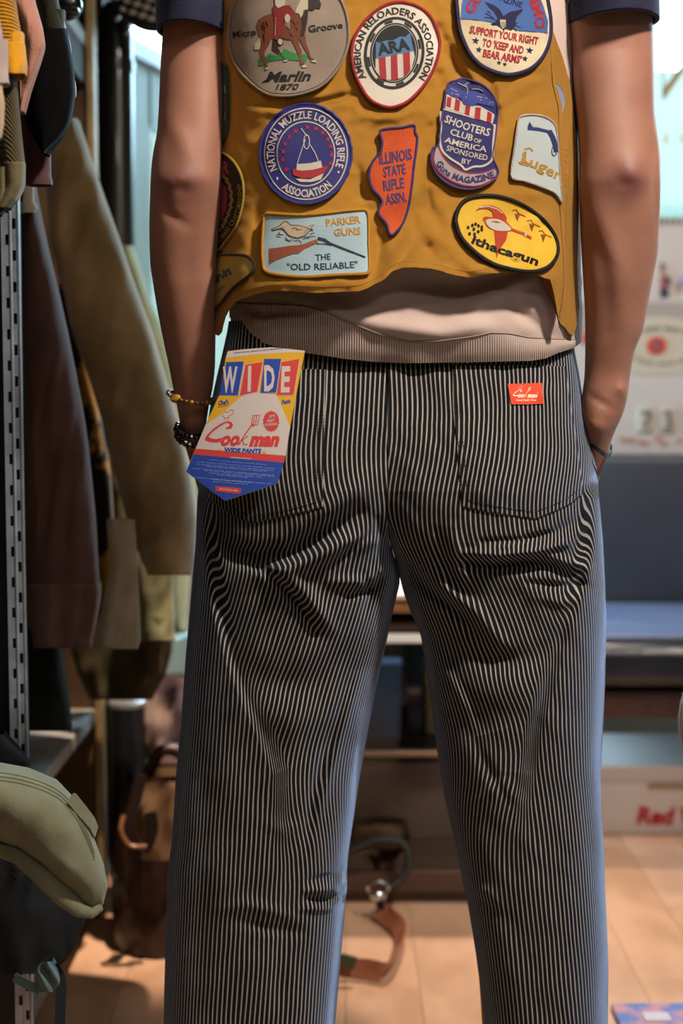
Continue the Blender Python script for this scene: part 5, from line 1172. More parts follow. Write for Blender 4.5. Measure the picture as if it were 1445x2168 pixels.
pB.text('AMERICAN RELOADERS ASSOCIATION', ell(cx - 1, cy + 1, 69.5, 83.5, 226, -29, 60, 10), 14.5, black, 2.2, .018)
finish(pB)

# -- C: royal blue round
royal = T('royal', '23257c')
pC = patch('round royal blue patch with a ring of red stars around a powder horn, left centre')
c = lambda p: C(p, 440, 0, 2.779); cx, cy = 440 + 575 / 2.779, 905 / 2.779
oC = ell(cx, cy, 97, 105.5, n=60)[:-1]; oC = [(x + .8 * math.sin(i * 2.2), y + .8 * math.cos(i * 3.1)) for i, (x, y) in enumerate(oC)]
pC.poly(oC, royal, 1.6, 0); pC.rope(oC, 5, T('royal_edge', '2b2f8f'), 1.2)
for i in range(46):
    if (i * 7) % 3: continue
    a = ell(cx, cy, 97 + (i % 4), 105 + (i % 3), i * 7.8, i * 7.8 + 4, 3); pC.stroke(a, 1.2, white, 2.1, 1)
pC.stroke(ell(cx, cy, 88, 96.5, n=60)[:-1], 3, white, 2.2, 1.4, closed=True); pC.stroke(ell(cx, cy, 61.5, 68, n=60)[:-1], 3, white, 2.2, 1.4, closed=True)
pC.text('NATIONAL MUZZLE LOADING RIFLE', ell(cx, cy, 67, 75, 206, -21, 60), 16, white, 2.3, .022)
pC.text('ASSOCIATION', ell(cx, cy, 84, 91.5, 232, 312, 30), 16, white, 2.3, .03)
pC.disc(*c([(408, 1050)])[0], 2.3, 3.5, white, 2.3); pC.disc(*c([(768, 1012)])[0], 2.6, 2.6, white, 2.3)
for p in ((585, 750), (634, 758), (676, 780), (706, 818), (723, 862), (729, 912), (722, 962), (684, 985), (515, 772), (478, 805), (453, 847), (441, 892), (441, 942), (461, 996)): pC.star(*c([p])[0], 6.8, red, 2.2, rot=.1)
pC.stroke(c([(548, 755), (580, 800)]), 2.2, white, 2.5); pC.stroke(ell(*c([(580, 835)])[0], 6, 15, n=20)[:-1], 2, white, 2.5, closed=True)
pC.stroke(c([(572, 820), (548, 890), (525, 960), (518, 1030)]), 2.2, white, 2.5); pC.stroke(c([(592, 840), (630, 900), (660, 975), (680, 1000)]), 2.2, white, 2.5)
pC.poly(c([(525, 965), (600, 960), (665, 945), (672, 985), (600, 1010), (522, 1000)]), white, 2.5, 1.4)
pC.poly(c([(495, 990), (540, 1005), (620, 998), (710, 975), (680, 1020), (620, 1045), (555, 1050), (500, 1030)]), red, 2.8, 1.4)
pC.poly(c([(515, 1050), (600, 1055), (680, 1020), (665, 1055), (610, 1072), (540, 1070)]), white, 2.5, 1.4)
finish(pC)

# -- D: state shaped orange patch
pD = patch('orange patch shaped like a US state with blue edging, centre of the vest')
oD = [(804, 278), (822, 272), (850, 270), (876, 265), (878, 280), (883, 292), (880, 322), (876, 350), (873, 380), (869, 410), (864, 440), (857, 462), (848, 480), (831, 497), (823, 491), (818, 474), (803, 456), (802, 442), (809, 428), (802, 414), (788, 398), (781, 374), (785, 350), (796, 332), (806, 320), (809, 300)]
oD = cat(oD, 3); porange = mk('orange_twill', 'd4541e', .8, col2='c44a18', nscale=30, bump=.0007, bscale=900)
pD.poly(oD, porange, 1.5, 0); pD.rope(oD, 5, T('indigo', '33307a'), 1.3); ind = T('indigo', '')
for t_, q, hh in (('ILLINOIS', [(803, 348), (873, 337)], 23), ('STATE', [(812, 375), (860, 367)], 21), ('RIFLE', [(812, 405), (857, 397)], 22), ('ASSN.', [(816, 433), (861, 426)], 21)): pD.text(t_, q, hh, ind, 2.2, .02, .12)
finish(pD)

# -- E: shield with banner
pE = patch('navy and white shield patch with red stripes, an eagle and a lettered banner below')
c = lambda p: C(p, 760, 0, 2.89); wb2 = T('white_lilac', 'c9c2d0')
oE = cat(c([(548, 510), (590, 492), (640, 482), (740, 510), (800, 560), (840, 625), (848, 700), (838, 800), (828, 870), (815, 950), (832, 1000), (852, 1050), (835, 1090), (790, 1122), (700, 1158), (600, 1150), (520, 1110), (470, 1060), (440, 990), (445, 915), (485, 885), (492, 820), (500, 740), (520, 620), (530, 560)]), 4)
pE.poly(oE, T('deep_blue', '28286e'), 1.5, 0, sp=9); pE.rope(oE, 4, T('plum_edge', '5a3a78'), 1.3)
pE.poly(c([(535, 575), (600, 600), (650, 640), (740, 650), (830, 700), (815, 758), (670, 705), (525, 665)]), white, 2.2, 1.4, sp=9)
for q in ([(540, 590), (565, 600), (558, 660), (530, 650)], [(590, 600), (618, 618), (610, 682), (580, 672)], [(652, 645), (680, 648), (672, 710), (644, 700)], [(712, 655), (744, 658), (738, 735), (705, 725)], [(785, 680), (812, 695), (806, 752), (778, 745)]): pE.poly(c(q), red, 2.6, 1.4)
pE.poly(c([(545, 515), (600, 540), (650, 560), (700, 560), (760, 575), (830, 640), (825, 655), (760, 640), (720, 630), (700, 650), (640, 640), (620, 600), (560, 590), (535, 565)]), T('mid_blue', '3d4a9e'), 2.8, 1.4)
for q in ([(600, 505), (640, 525), (665, 540), (640, 520), (670, 505)], [(560, 540), (600, 560)], [(690, 545), (730, 545), (760, 560)], [(720, 590), (780, 600), (820, 630)], [(740, 610), (800, 630)], [(560, 570), (610, 580)], [(655, 520), (665, 560), (650, 600)]): pE.stroke(c(q), 1.6, wb2, 3.2, 2)
pE.stroke(cat(c([(497, 680), (500, 780), (492, 840), (505, 915), (550, 965), (620, 1010), (650, 1038), (700, 1020), (760, 1015), (812, 975), (818, 880), (830, 760)]), 4, False), 5, white, 2.4, 1.4); pE.stroke(c([(515, 668), (670, 712), (825, 765)]), 3, white, 2.5, 1.4)
for t_, q, hh, b_ in (('SHOOTERS', [(518, 745), (650, 795), (794, 833)], 16, .022), ('CLUB', [(552, 822), (690, 864)], 13.5, .022), ('OF', [(698, 868), (742, 880)], 9, .02), ('AMERICA', [(518, 868), (640, 905), (778, 930)], 12, .024), ('SPONSORED', [(530, 920), (650, 955), (782, 982)], 11.5, .016), ('BY', [(624, 998), (682, 1008)], 10.5, .02)): pE.text(t_, c(q), hh, white, 2.4, b_)
pE.poly(cat(c([(478, 900), (462, 940), (460, 990), (500, 1055), (560, 1100), (640, 1130), (720, 1135), (800, 1105), (838, 1062), (822, 1035), (760, 1060), (690, 1062), (620, 1045), (560, 1010), (510, 960)]), 3), T('banner_grey', 'b8a8a8'), 2.0, 1.3)
pE.stroke(cat(c([(485, 900), (520, 965), (570, 1015), (640, 1052), (700, 1060), (770, 1052), (830, 1030)]), 4, False), 2.4, red, 2.6, 1.8); pE.stroke(cat(c([(452, 930), (450, 990), (500, 1065), (600, 1125), (700, 1140), (790, 1115), (845, 1068)]), 4, False), 2.4, red, 2.6, 1.8)
pE.text('Guns MAGAZINE', c([(468, 1000), (520, 1062), (600, 1105), (700, 1118), (830, 1085)]), 13, T('deep_blue', ''), 2.8, .03)
finish(pE)

# -- F: round navy rimmed half blue, half cream
pF = patch('round navy rimmed patch, blue with an eagle above cream with red lettering, upper right')
c = lambda p: C(p, 960, 0, 6.568)
oF = cat([(967.5, 23), (966, -5), (975, -38), (1010, -70), (1066, -84), (1120, -66), (1150, -28), (1162, 20), (1165.5, 61), (1160, 95), (1145, 125), (1120, 147), (1085, 158), (1055, 155), (1020, 140), (995, 115), (978, 80), (971, 55)])
crt = mk('cream_twill', 'd0c2a2', .85, col2='c0b090', nscale=30, bump=.0005, bscale=1200)
pF.poly(oF, crt, 1.4, 0); pF.rope(oF, 9, navy, 1.4)
pF.poly(c([(98, 262), (300, 275), (500, 305), (650, 330), (900, 425), (1100, 440), (1302, 462), (1310, 300), (1240, 60), (1150, -150), (1000, -350), (700, -480), (400, -400), (200, -200), (110, 50)]), T('sky_blue', '4a72b8'), 2.1, 1.2)
pF.stroke(c([(98, 262), (300, 275), (560, 315)]), 1.4, navy, 2.3, 1.6); pF.stroke(c([(900, 428), (1100, 442), (1302, 464)]), 1.4, navy, 2.3, 1.6)
pF.poly(c([(445, 30), (560, 70), (640, 130), (690, 225), (740, 190), (790, 160), (860, 150), (962, 120), (940, 170), (880, 230), (855, 300), (870, 340), (840, 390), (800, 420), (740, 400), (690, 400), (640, 370), (600, 345), (520, 330), (590, 300), (610, 250), (560, 160), (500, 110)]), navy, 2.8, 1.4, sp=8)
for q in ([(430, 240), (520, 250), (600, 290)], [(440, 180), (500, 220), (560, 260)], [(470, 150), (510, 190)], [(820, 350), (880, 360), (930, 390)], [(830, 400), (880, 430)], [(850, 330), (890, 310)], [(520, 330), (560, 345), (600, 340)], [(690, 400), (700, 425)]): pF.stroke(c(q), 2, navy, 2.6, 1.6)
pF.poly(c([(640, 270), (725, 275), (722, 370), (690, 402), (655, 370)]), cream, 3.3, 2)
for x in (668, 690, 708): pF.stroke(c([(x, 305), (x + 3, 380)]), 1.2, navy, 3.6, 2.8)
cf = (1066, 52)
pF.text('GUNS & AMMO', ell(1066, 50, 66, 72, 164, -8, 50), 21, red, 2.8, .03)
pF.text('MAGAZINE', c([(420, -75), (560, -30), (700, 30), (820, 70), (940, 110)]), 12, navy, 2.6, .02)
for t_, q in (('SUPPORT YOUR RIGHT', [(215, 458), (1165, 622)]), ("TO 'KEEP AND", [(390, 637), (962, 750)]), ("BEAR ARMS'", [(400, 785), (930, 882)])): pF.text(t_, c(q), 15.5, red, 2.2, .035)
for x, y, r in ((305, 565, 8), (350, 690, 7), (1055, 700, 8), (990, 815, 7), (630, 872, 5), (710, 892, 5)): pF.star(*c([(x, y)])[0], r, navy, 2.2, rot=.15)
finish(pF)

# -- G: pale panel with pistol
pG = patch('pale blue grey patch with silver rim, a navy pistol and gold gothic word, at right edge')
c = lambda p: C(p, 760, 0, 2.89)
oG = [(1101, 247), (1127, 243), (1151, 247), (1168, 257), (1177, 275), (1181, 311), (1183, 350), (1186, 390), (1189, 428), (1180, 416), (1168, 405), (1141, 394), (1120, 387), (1106, 382), (1090, 380), (1082, 374), (1083, 350), (1089, 310), (1095, 265)]
pG.poly(cat(oG, 3), mk('pale_blue_twill', 'a9b4b4', .8, bump=.0004, bscale=1300), 1.4, 0, sp=4); pG.rope(cat(oG, 3), 5, mk('silver_thread', 'b0a098', .35, metal=.5, bump=.0008, bscale=1500), 1.3)
pG.stroke(c([(1030, 785), (1090, 790), (1165, 808)]), 8, T('slate_blue', '2d3a70'), 2.4, 1.3); pG.poly(c([(1030, 775), (1042, 745), (1060, 775)]), T('slate_blue', ''), 2.4, 1.3)
pG.stroke(c([(1160, 800), (1182, 840), (1196, 880), (1206, 930)]), 12, T('slate_blue', ''), 2.4, 1.3); pG.stroke(ell(*c([(1192, 925)])[0], 5, 10, n=16)[:-1], 2, T('slate_blue', ''), 2.6, 1.3, closed=True)
gl = T('gold', 'c99a38'); pG.text('Luger', c([(985, 1003), (1090, 1035), (1175, 1082), (1225, 1105)]), 22, gl, 2.4, .02)
pG.stroke(c([(1010, 912), (1045, 905), (1060, 925)]), 4, gl, 2.5); pG.stroke(c([(978, 995), (1020, 990), (1062, 1020)]), 4.5, gl, 2.5); pG.stroke(c([(1000, 945), (1018, 925), (1012, 990)]), 4, gl, 2.5)
finish(pG)

# -- H: yellow oval with goose
pH = patch('yellow oval patch with black rim and a red and white flying goose, lower right')
c = lambda p: C(p, 820, 380, 3.284)
oH = cat(c([(475, 300), (478, 250), (500, 190), (545, 143), (620, 118), (740, 115), (850, 140), (960, 190), (1070, 270), (1150, 370), (1182, 460), (1172, 540), (1120, 605), (1040, 637), (950, 640), (850, 622), (740, 590), (640, 530), (560, 460), (505, 390)]))
pH.poly(oH, mk('yellow_twill', 'd9b02a', .75, col2='cfa524', nscale=20, bump=.0005, bscale=1200), 1.5, 0); pH.rope(oH, 9, black, 1.6)
og = T('goose_red', 'cc4420')
pH.poly(c([(738, 340), (835, 365), (825, 420), (800, 455), (775, 500), (757, 548), (750, 470), (745, 400)]), og, 2.4, 1.3)
pH.poly(cat(c([(615, 215), (660, 185), (720, 180), (780, 205), (822, 255), (822, 290), (770, 278), (735, 262), (728, 225), (690, 203), (650, 205)]), 3), og, 2.8, 1.3)
pH.poly(cat(c([(672, 290), (662, 272), (680, 258), (720, 262), (760, 262), (822, 288), (868, 345), (845, 360), (780, 362), (700, 335)]), 3), og, 2.5, 1.3)
pH.poly(cat(c([(682, 295), (700, 275), (760, 275), (815, 300), (860, 345), (820, 358), (760, 355), (710, 335)]), 3), white, 3.1, 1.3)
pH.stroke(c([(640, 195), (700, 186), (760, 205), (800, 235)]), 2.4, white, 3.3, 2.2)
pH.stroke(c([(860, 345), (900, 362), (950, 378), (1000, 410)]), 6, og, 2.8, 1.3); pH.disc(*c([(960, 383)])[0], 2.6, 4, white, 3.3, 2.2)
for x in (735, 750, 765): pH.stroke(c([(x - 12, 290), (x + 25, 300)]), 1.6, og, 3.5, 2.5)
og2 = T('goose_brown', 'a8521e')
for x, y in ((905, 240), (1005, 312), (1085, 385)):
    pH.stroke(c([(x - 35, y - 25), (x - 10, y - 30), (x + 5, y - 5), (x + 55, y + 18)]), 2.4, og2, 2.4, 1.3); pH.poly(c([(x - 20, y - 5), (x + 15, y + 5), (x - 3, y + 52)]), og2, 2.4, 1.3)
for x, y in ((560, 333), (590, 318), (612, 310), (632, 322), (600, 345), (655, 330), (570, 377), (605, 380), (630, 362), (655, 350)): pH.disc(*c([(x, y)])[0], 2.9, 3.7, black, 2.4, 1.3, 10)
pH.text('ithacagun', c([(580, 438), (690, 482), (800, 520), (920, 555), (1040, 598)]), 17, black, 2.6, .03)
finish(pH)

# -- I: pale blue rectangle gold rim
pI = patch('pale blue rectangular patch with gold rim, a wading bird and a broken open shotgun, lower left')
c = lambda p: C(p, 440, 400, 3.44)
oI = cat(c([(408, 215), (420, 185), (450, 178), (560, 186), (700, 190), (850, 178), (1000, 160), (1130, 152), (1160, 168), (1172, 220), (1172, 400), (1178, 560), (1168, 605), (1135, 618), (950, 625), (720, 640), (600, 635), (480, 620), (425, 600), (402, 560), (396, 400)]), 4)
pI.poly(oI, mk('sky_twill', 'a9c4cc', .8, col2='a0bcc5', nscale=20, bump=.0005, bscale=1400), 1.5, 0); pI.rope(oI, 7.5, T('amber', 'd09012'), 1.6)
am = T('amber', ''); rust = T('rust', '9c5232'); nv2 = T('gun_navy', '20264a')
pI.text('PARKER', c([(862, 272), (1112, 247)]), 15.5, am, 2.3, .02); pI.text('GUNS', c([(918, 342), (1112, 330)]), 15, am, 2.3, .02)
pI.text('THE', c([(785, 522), (893, 514)]), 13, nv2, 2.3, .01); pI.text('"OLD RELIABLE"', c([(575, 590), (820, 588), (1090, 572)]), 13.5, nv2, 2.3, .01)
pI.poly(c([(445, 435), (520, 425), (600, 412), (650, 410), (700, 400), (790, 365), (800, 390), (740, 418), (700, 435), (660, 470), (620, 470), (560, 492), (500, 515), (447, 545)]), rust, 2.6, 1.3)
for i in range(22): pI.stroke(c([(455 + i * 15, 535 - i * 6), (462 + i * 15, 440 - i * 2.4)]), 1.0, T('rust_dark', '8a4428'), 2.85, 2.3) if i < 15 else None
pI.stroke(c([(800, 360), (850, 372), (880, 395)]), 7, nv2, 2.6, 1.3); pI.stroke(c([(850, 378), (900, 400), (1000, 440), (1145, 498)]), 4.5, nv2, 2.7, 1.3); pI.stroke(c([(790, 400), (850, 400), (900, 412)]), 1.6, nv2, 2.4, 1.3)
bd = T('bird_cream', 'c9b59a'); bo = T('bird_line', '4c3a2e')
pI.poly(cat(c([(535, 265), (545, 240), (570, 236), (588, 250), (600, 265), (650, 262), (720, 268), (770, 262), (748, 298), (700, 340), (650, 357), (600, 345), (560, 300)]), 3), bd, 2.6, 1.3)
pI.poly(c([(545, 258), (520, 272), (465, 292), (468, 300), (530, 285), (550, 275)]), bd, 2.6, 1.3)
for q in ([(463, 292), (520, 268), (545, 242), (570, 234), (590, 250), (600, 264)], [(465, 301), (530, 286), (555, 300), (590, 340), (650, 358), (700, 342), (748, 298)], [(600, 264), (660, 264), (740, 290), (765, 300)], [(610, 290), (640, 280), (650, 300)], [(740, 268), (772, 258), (750, 290)], [(640, 300), (680, 295)], [(700, 320), (730, 290)]): pI.stroke(c(q), 1.3, bo, 3.0, 2.0)
for q in ([(500, 330), (550, 335)], [(495, 345), (530, 350)], [(515, 310), (525, 330)], [(560, 355), (590, 375), (620, 370)], [(625, 380), (660, 372)], [(650, 395), (665, 375), (680, 395)], [(690, 365), (740, 355)], [(700, 350), (780, 345)], [(745, 330), (775, 318)], [(560, 370), (600, 385)]): pI.stroke(c(q), 1.3, bo, 2.2, 1.3)
finish(pI)

# -- J: black oval at left edge
pJ = patch('black oval patch with yellow rim and gold wreath, wrapping round the left edge', base=2.2)
c = lambda p: C(p, 440, 280, 4.925)
oJ = cat(c([(110, 208), (200, 240), (280, 320), (340, 430), (368, 560), (368, 700), (338, 850), (280, 1000), (190, 1130), (100, 1235), (40, 1200), (20, 700), (40, 300)]))
pJ.poly(oJ, T('black', ''), 1.5, -2, sp=3); pJ.rope(oJ, 6, T('yellow_rim', 'b3962c'), 1.3)
pJ.poly(c([(60, 560), (130, 510), (180, 560), (200, 650), (190, 800), (150, 900), (110, 1000), (60, 1000)]), T('cerise', 'b01c40'), 2.4, 1.3, sp=3)
wr = cat(c([(140, 440), (190, 490), (230, 580), (245, 690), (230, 800), (190, 900), (150, 980), (95, 1060)]), 8, False)
for i in range(0, len(wr) - 3, 3):
    x, y = wr[i]; pJ.disc(x, y, 3.4, 6.4, T('wreath_gold', '94803a'), 3.0, 1.3, 8, rot=.5 if i % 2 else -.7)
pJ.text('R', c([(140, 425), (222, 425)]), 24, T('cerise', ''), 2.6, .05)
pJ.text('CRAFTSMANSHIP', c([(250, 985), (300, 905), (335, 800), (352, 690), (350, 540)]), 9.5, T('yellow_rim', ''), 2.4, .015)
pJ.text('VETERANS', c([(95, 1165), (150, 1118), (238, 1010)]), 9.5, T('yellow_rim', ''), 2.4, .015)
finish(pJ)
# -- K: cream triangle
pK = patch('cream triangular patch with dark brown rim and green script, at the lower left edge', base=2.2)
oK = cat(c([(40, 1300), (150, 1278), (270, 1272), (390, 1285), (455, 1325), (485, 1385), (455, 1465), (380, 1530), (290, 1595), (210, 1680), (150, 1760), (110, 1805), (60, 1790), (40, 1500)]), 3)
pK.poly(oK, mk('straw_twill', 'bfa050', .8, bump=.0005, bscale=1300), 1.5, -2, sp=3); pK.rope(oK, 6, T('umber', '3c221c'), 1.4); gk = T('emerald', '12694a')
pK.text('ellkoirs', c([(60, 1600), (140, 1530), (250, 1475)]), 18, gk, 2.3, .05); pK.text('scouts', c([(80, 1695), (180, 1610)]), 8, T('leaf_green', '4f7f4c'), 2.2, .02)
finish(pK)
# -- L: green edged strip under the arm
pL_ = patch('dark green edged patch just showing beside the left upper arm', base=2.2)
oL = cat([(455, 140), (474, 138), (480, 150), (483, 200), (482, 262), (474, 296), (455, 300)], 4); pL_.poly(oL, T('emerald_dark', '16422e'), 1.5, -2, sp=3); pL_.rope(oL, 5, T('emerald_dark', ''), 1.3)
pL_.poly([(468, 200), (477, 205), (477, 230), (468, 232)], red, 2.2, 1.3); pL_.poly([(468, 236), (477, 236), (476, 256), (468, 258)], T('gold', ''), 2.2, 1.3); pL_.poly([(468, 180), (476, 180), (477, 198), (468, 196)], white, 2.2, 1.3)
finish(pL_)
# -- M: slate patch on side panel
pM = Sticker(surfS, 1.8); oM = cat([(1165, 165), (1176, 175), (1188, 188), (1194, 205), (1194, 222), (1186, 245), (1177, 262), (1165, 262)], 4)
pM.poly(oM, mk('slate_twill', '7c8492', .8), 1.4, 0, sp=8); pM.rope(oM, 2.6, T('silver_grey', '9aa0a4'), 1.2); o = pM.build('patch', vest); o['label'] = 'small slate grey patch on the side panel under the right arm'

# ================================================================== trousers details
def uv_patch(name, pts, h, label=None):
    n = len(pts); dn = []
    for i in range(n):
        a = np.array(pts[i], float); b = np.array(pts[(i + 1) % n], float); k = max(1, int(np.hypot(*(b - a)) / 5))
        for j in range(k): dn.append(tuple(a + (b - a) * j / k))
    arr = np.array(dn); x0, y0 = arr.min(0); x1, y1 = arr.max(0)
    pv = [Vector(p) for p in dn] + [Vector((gx, gy)) for gx in np.arange(x0 + 2, x1, 5) for gy in np.arange(y0 + 2, y1, 5)]
    r = delaunay_2d_cdt(pv, [], [list(range(len(dn)))], 1, 1e-4)
    V = []; U = []
    for q in r[0]:
        loc, idx = trouser_hit(q[0], q[1])
        f = tq[idx]; w = poly_3d_calc([Vector(tv[int(i)].tolist()) for i in f], loc); U.append(sum((tu[int(i)] * w_ for i, w_ in zip(f, w)), np.zeros(2)))
        d = (loc - CAMV).normalized(); V.append((loc - d * (h / 1000))[:])
    U = np.array(U); U[:, 0] += .0019; m = len(V)
    T_ = []
    for t in r[2]:
        a, b, cc = r[0][t[0]], r[0][t[1]], r[0][t[2]]
        T_.append(tuple(t)[::-1] if (b[0] - a[0]) * (cc[1] - a[1]) - (b[1] - a[1]) * (cc[0] - a[0]) > 0 else tuple(t))
    nd = len(dn); 
    lower = []
    for q in dn:
        loc, idx = trouser_hit(*q); lower.append(loc[:])
    fs = T_ + [(i, (i + 1) % nd, m + (i + 1) % nd, m + i) for i in range(nd)]
    me = bpy.data.meshes.new(name); me.from_pydata(V + lower, [], fs); UU = np.concatenate([U, U[:nd]])
    l = me.uv_layers.new(name='uv'); li = np.empty(len(me.loops), int); me.loops.foreach_get('vertex_index', li); l.data.foreach_set('uv', UU[li].reshape(-1).astype(np.float32))
    o = link_mesh(name, me, m_stripe, trousers); 
    if label: o['label'] = label
    return o
PKL = [(447, 790), (560, 780), (688, 782), (686, 900), (683, 1075), (640, 1086), (530, 1108), (490, 1090), (443, 1058), (436, 960)]
PKR = [(957, 772), (1080, 772), (1196, 776), (1206, 850), (1222, 950), (1234, 1046), (1200, 1072), (1135, 1100), (1060, 1090), (977, 1074), (968, 960), (958, 870)]
uv_patch('back_pocket', PKL, 1.0); uv_patch('back_pocket', PKR, 1.0)
mth_ = mk('navy_topstitch', '0e0f18', .8)
stp = Sticker(surfT, 1.2)
def stitched(path, off):
    A = np.array(cat(path, 6, False)); cs = np.concatenate([[0], np.cumsum(np.hypot(*np.diff(A, axis=0).T))]); t = 0
    while t < cs[-1] - 6:
        q = [(float(np.interp(t + e, cs, A[:, 0])) + off[0], float(np.interp(t + e, cs, A[:, 1])) + off[1]) for e in (0, 2.5, 5)]
        stp.stroke(q, 1.7, mth_, .6, .1); t += 7
for off in ((0, 0),):
    stitched([(683, 800), (683, 900), (680, 1072)], (0, 0)); stitched([(680, 1072), (640, 1083), (530, 1104)], (0, 0)); stitched([(530, 1104), (490, 1086), (447, 1056)], (0, 0))
    stitched([(960, 780), (962, 870), (972, 960), (980, 1072)], (0, 0)); stitched([(980, 1072), (1060, 1087), (1135, 1097)], (0, 0)); stitched([(1135, 1097), (1200, 1070), (1231, 1045)], (0, 0))
stitched([(672, 800), (672, 900), (670, 1062)], (0, 0)); stitched([(670, 1062), (635, 1073), (532, 1093)], (0, 0)); stitched([(532, 1093), (495, 1076), (452, 1046)], (0, 0))
stitched([(971, 780), (973, 870), (982, 960), (990, 1058)], (0, 0)); stitched([(990, 1058), (1060, 1074), (1132, 1084)], (0, 0)); stitched([(1132, 1084), (1195, 1058), (1224, 1036)], (0, 0))
stp.build('pocket_stitching', trousers)['kind'] = 'stuff'
sm_ = Sticker(surfT, .4); sm_.stroke([(821 + (0 if y < 1120 else (y - 1120) * .18), y) for y in range(775, 1180, 8)], 1.8, mth_, .4, 0); sm_.build('seat_seam', trousers)

def cookman(s, c, k, mat, h, tall=1.0, hatcol=None):
    """script word mark: long tailed C under a chef hat, spatula as the k; c maps its own coordinates"""
    s.poly(c([(520, 830), (535, 800), (520, 775), (490, 768), (430, 790), (370, 830), (320, 880), (298, 912), (302, 932), (340, 945), (400, 950), (430, 935), (450, 905), (425, 915), (390, 922), (345, 915), (325, 900), (360, 860), (420, 815), (470, 785), (500, 785), (508, 805), (470, 830), (485, 836)]), mat, h, 0, sp=40)
    for q in ([(450, 790), (470, 745), (445, 720), (460, 690), (490, 692), (505, 670), (540, 680), (540, 705), (500, 725), (490, 765)], [(470, 745), (500, 735)]): s.stroke(c(q), 4.2 * k, mat, h, 0)
    s.text('oo', c([(432, 974), (590, 974)]), 118 * k, mat, h, .045, .45, h0=0); s.stroke(c([(560, 960), (600, 958)]), 9 * k, mat, h, 0); s.stroke(c([(415, 935), (445, 955)]), 9 * k, mat, h, 0)
    s.stroke(c([(578, 972), (625, 900), (700, 790)]), 11 * k, mat, h, 0); s.stroke(c([(600, 940), (660, 895)]), 8 * k, mat, h, 0); s.stroke(c([(612, 925), (625, 968), (655, 965)]), 10 * k, mat, h, 0)
    s.stroke(c([(692, 800), (700, 720), (762, 716), (742, 800), (692, 800)]), 8 * k, mat, h, 0)
    for i in range(2): s.stroke(c([(716 + i * 20, 722), (708 + i * 18, 790)]), 8 * k, mat, h, 0)
    s.stroke(c([(700, 800), (722, 800), (700, 815)]), 14 * k, mat, h, 0)
    s.text('man', c([(668, 977), (928, 977)]), 112 * k, mat, h, .06, .35, h0=0)

# woven label on the right pocket
lb = Sticker(surfT, 1.5); c8 = lambda p: C(p, 1060, 790, 13.14)
lb.poly(c8([(185, 297), (660, 284), (1130, 270), (1155, 560), (1180, 850), (740, 872), (285, 868), (235, 580)]), mk('scarlet_woven', 'e2441a', .75, col2='d83c14', nscale=60, bump=.0003, bscale=1800), .9, 0)
lw = mk('label_white_thread', 'f0d8c4', .7)
def cm(p):   # tag coordinates -> label coordinates
    return c8([(330 + (x - 300) * 1.085, 345 + (y - 670) * 1.08 - (x - 300) * .0) for x, y in p])
cookman(lb, cm, 1.08 / 13.14, lw, 1.2)
lb.text("Good Chef's Wear", c8([(425, 775), (985, 772)]), 4.0, lw, 1.2, .03); lb.star(*c8([(1022, 535)])[0], 1.8, lw, 1.2)
o = lb.build('woven_label', trousers, angle=60); o['label'] = 'small scarlet woven label with white script on the right back pocket'

# ================================================================== hang tag
TN = P(530, 900, 1.0)
def surfTag(x, y):
    x = np.asarray(x, float); y = np.asarray(y, float)
    v = (y - 740) / 320; return 1.474 - .006 * np.clip(v, 0, 1.2) + .006 * ((x - 530) / 110) ** 2 * .35 + .010 * np.clip((600 - x) / 220, 0, 1) ** 2 - .012 * v * 0
c5 = lambda p: C(p, 360, 700, 4.014)
tg = Sticker(surfTag); pr = lambda n, col: mk('print_' + n, col, .45)
ty, tw, tr, tb = pr('tag_yellow', 'dca92c'), pr('tag_white', 'cdc4c0'), pr('tag_red', 'd04444'), pr('tag_blue', '2a4ba6')
oT = c5([(485, 182), (492, 174), (600, 160), (750, 148), (860, 141), (1000, 154), (1145, 170), (1130, 250), (1080, 500), (1020, 815), (980, 1062), (912, 1300), (690, 1375), (465, 1447), (300, 1325), (135, 1200), (215, 1003), (300, 800), (365, 660), (420, 540), (450, 380), (470, 240)])
tg.poly(oT, ty, .6, 0); card = tg.build('hang_tag', None, angle=60)
tag(card, 'printed card hang tag with big WIDE lettering, tucked at the left back pocket', 'tag')
def tpart(name, fn):
    s = Sticker(surfTag, .6); fn(s); return s.build(name, card, angle=60)
def f1(s):
    s.poly(c5([(487, 184), (495, 176), (750, 150), (860, 143), (1000, 156), (1142, 172), (1138, 186), (960, 186), (700, 205), (471, 232)]), tw, .1, 0)
    s.poly(c5([(600, 562), (745, 525), (905, 548), (1020, 820), (980, 1062), (216, 1003), (300, 802), (420, 720)]), tw, .1, 0)
    s.poly(c5([(216, 1004), (980, 1064), (966, 1122), (198, 1052)]), tr, .14, 0)
    s.poly(c5([(198, 1052), (966, 1122), (911, 1299), (690, 1373), (465, 1445), (300, 1323), (137, 1200)]), tb, .14, 0)
    s.text("Cookman wear from California is not only for chefs, but also for", c5([(540, 195), (960, 155)]), 3.2, tb, .2, .02, h0=.1)
tpart('printed_panel', f1)
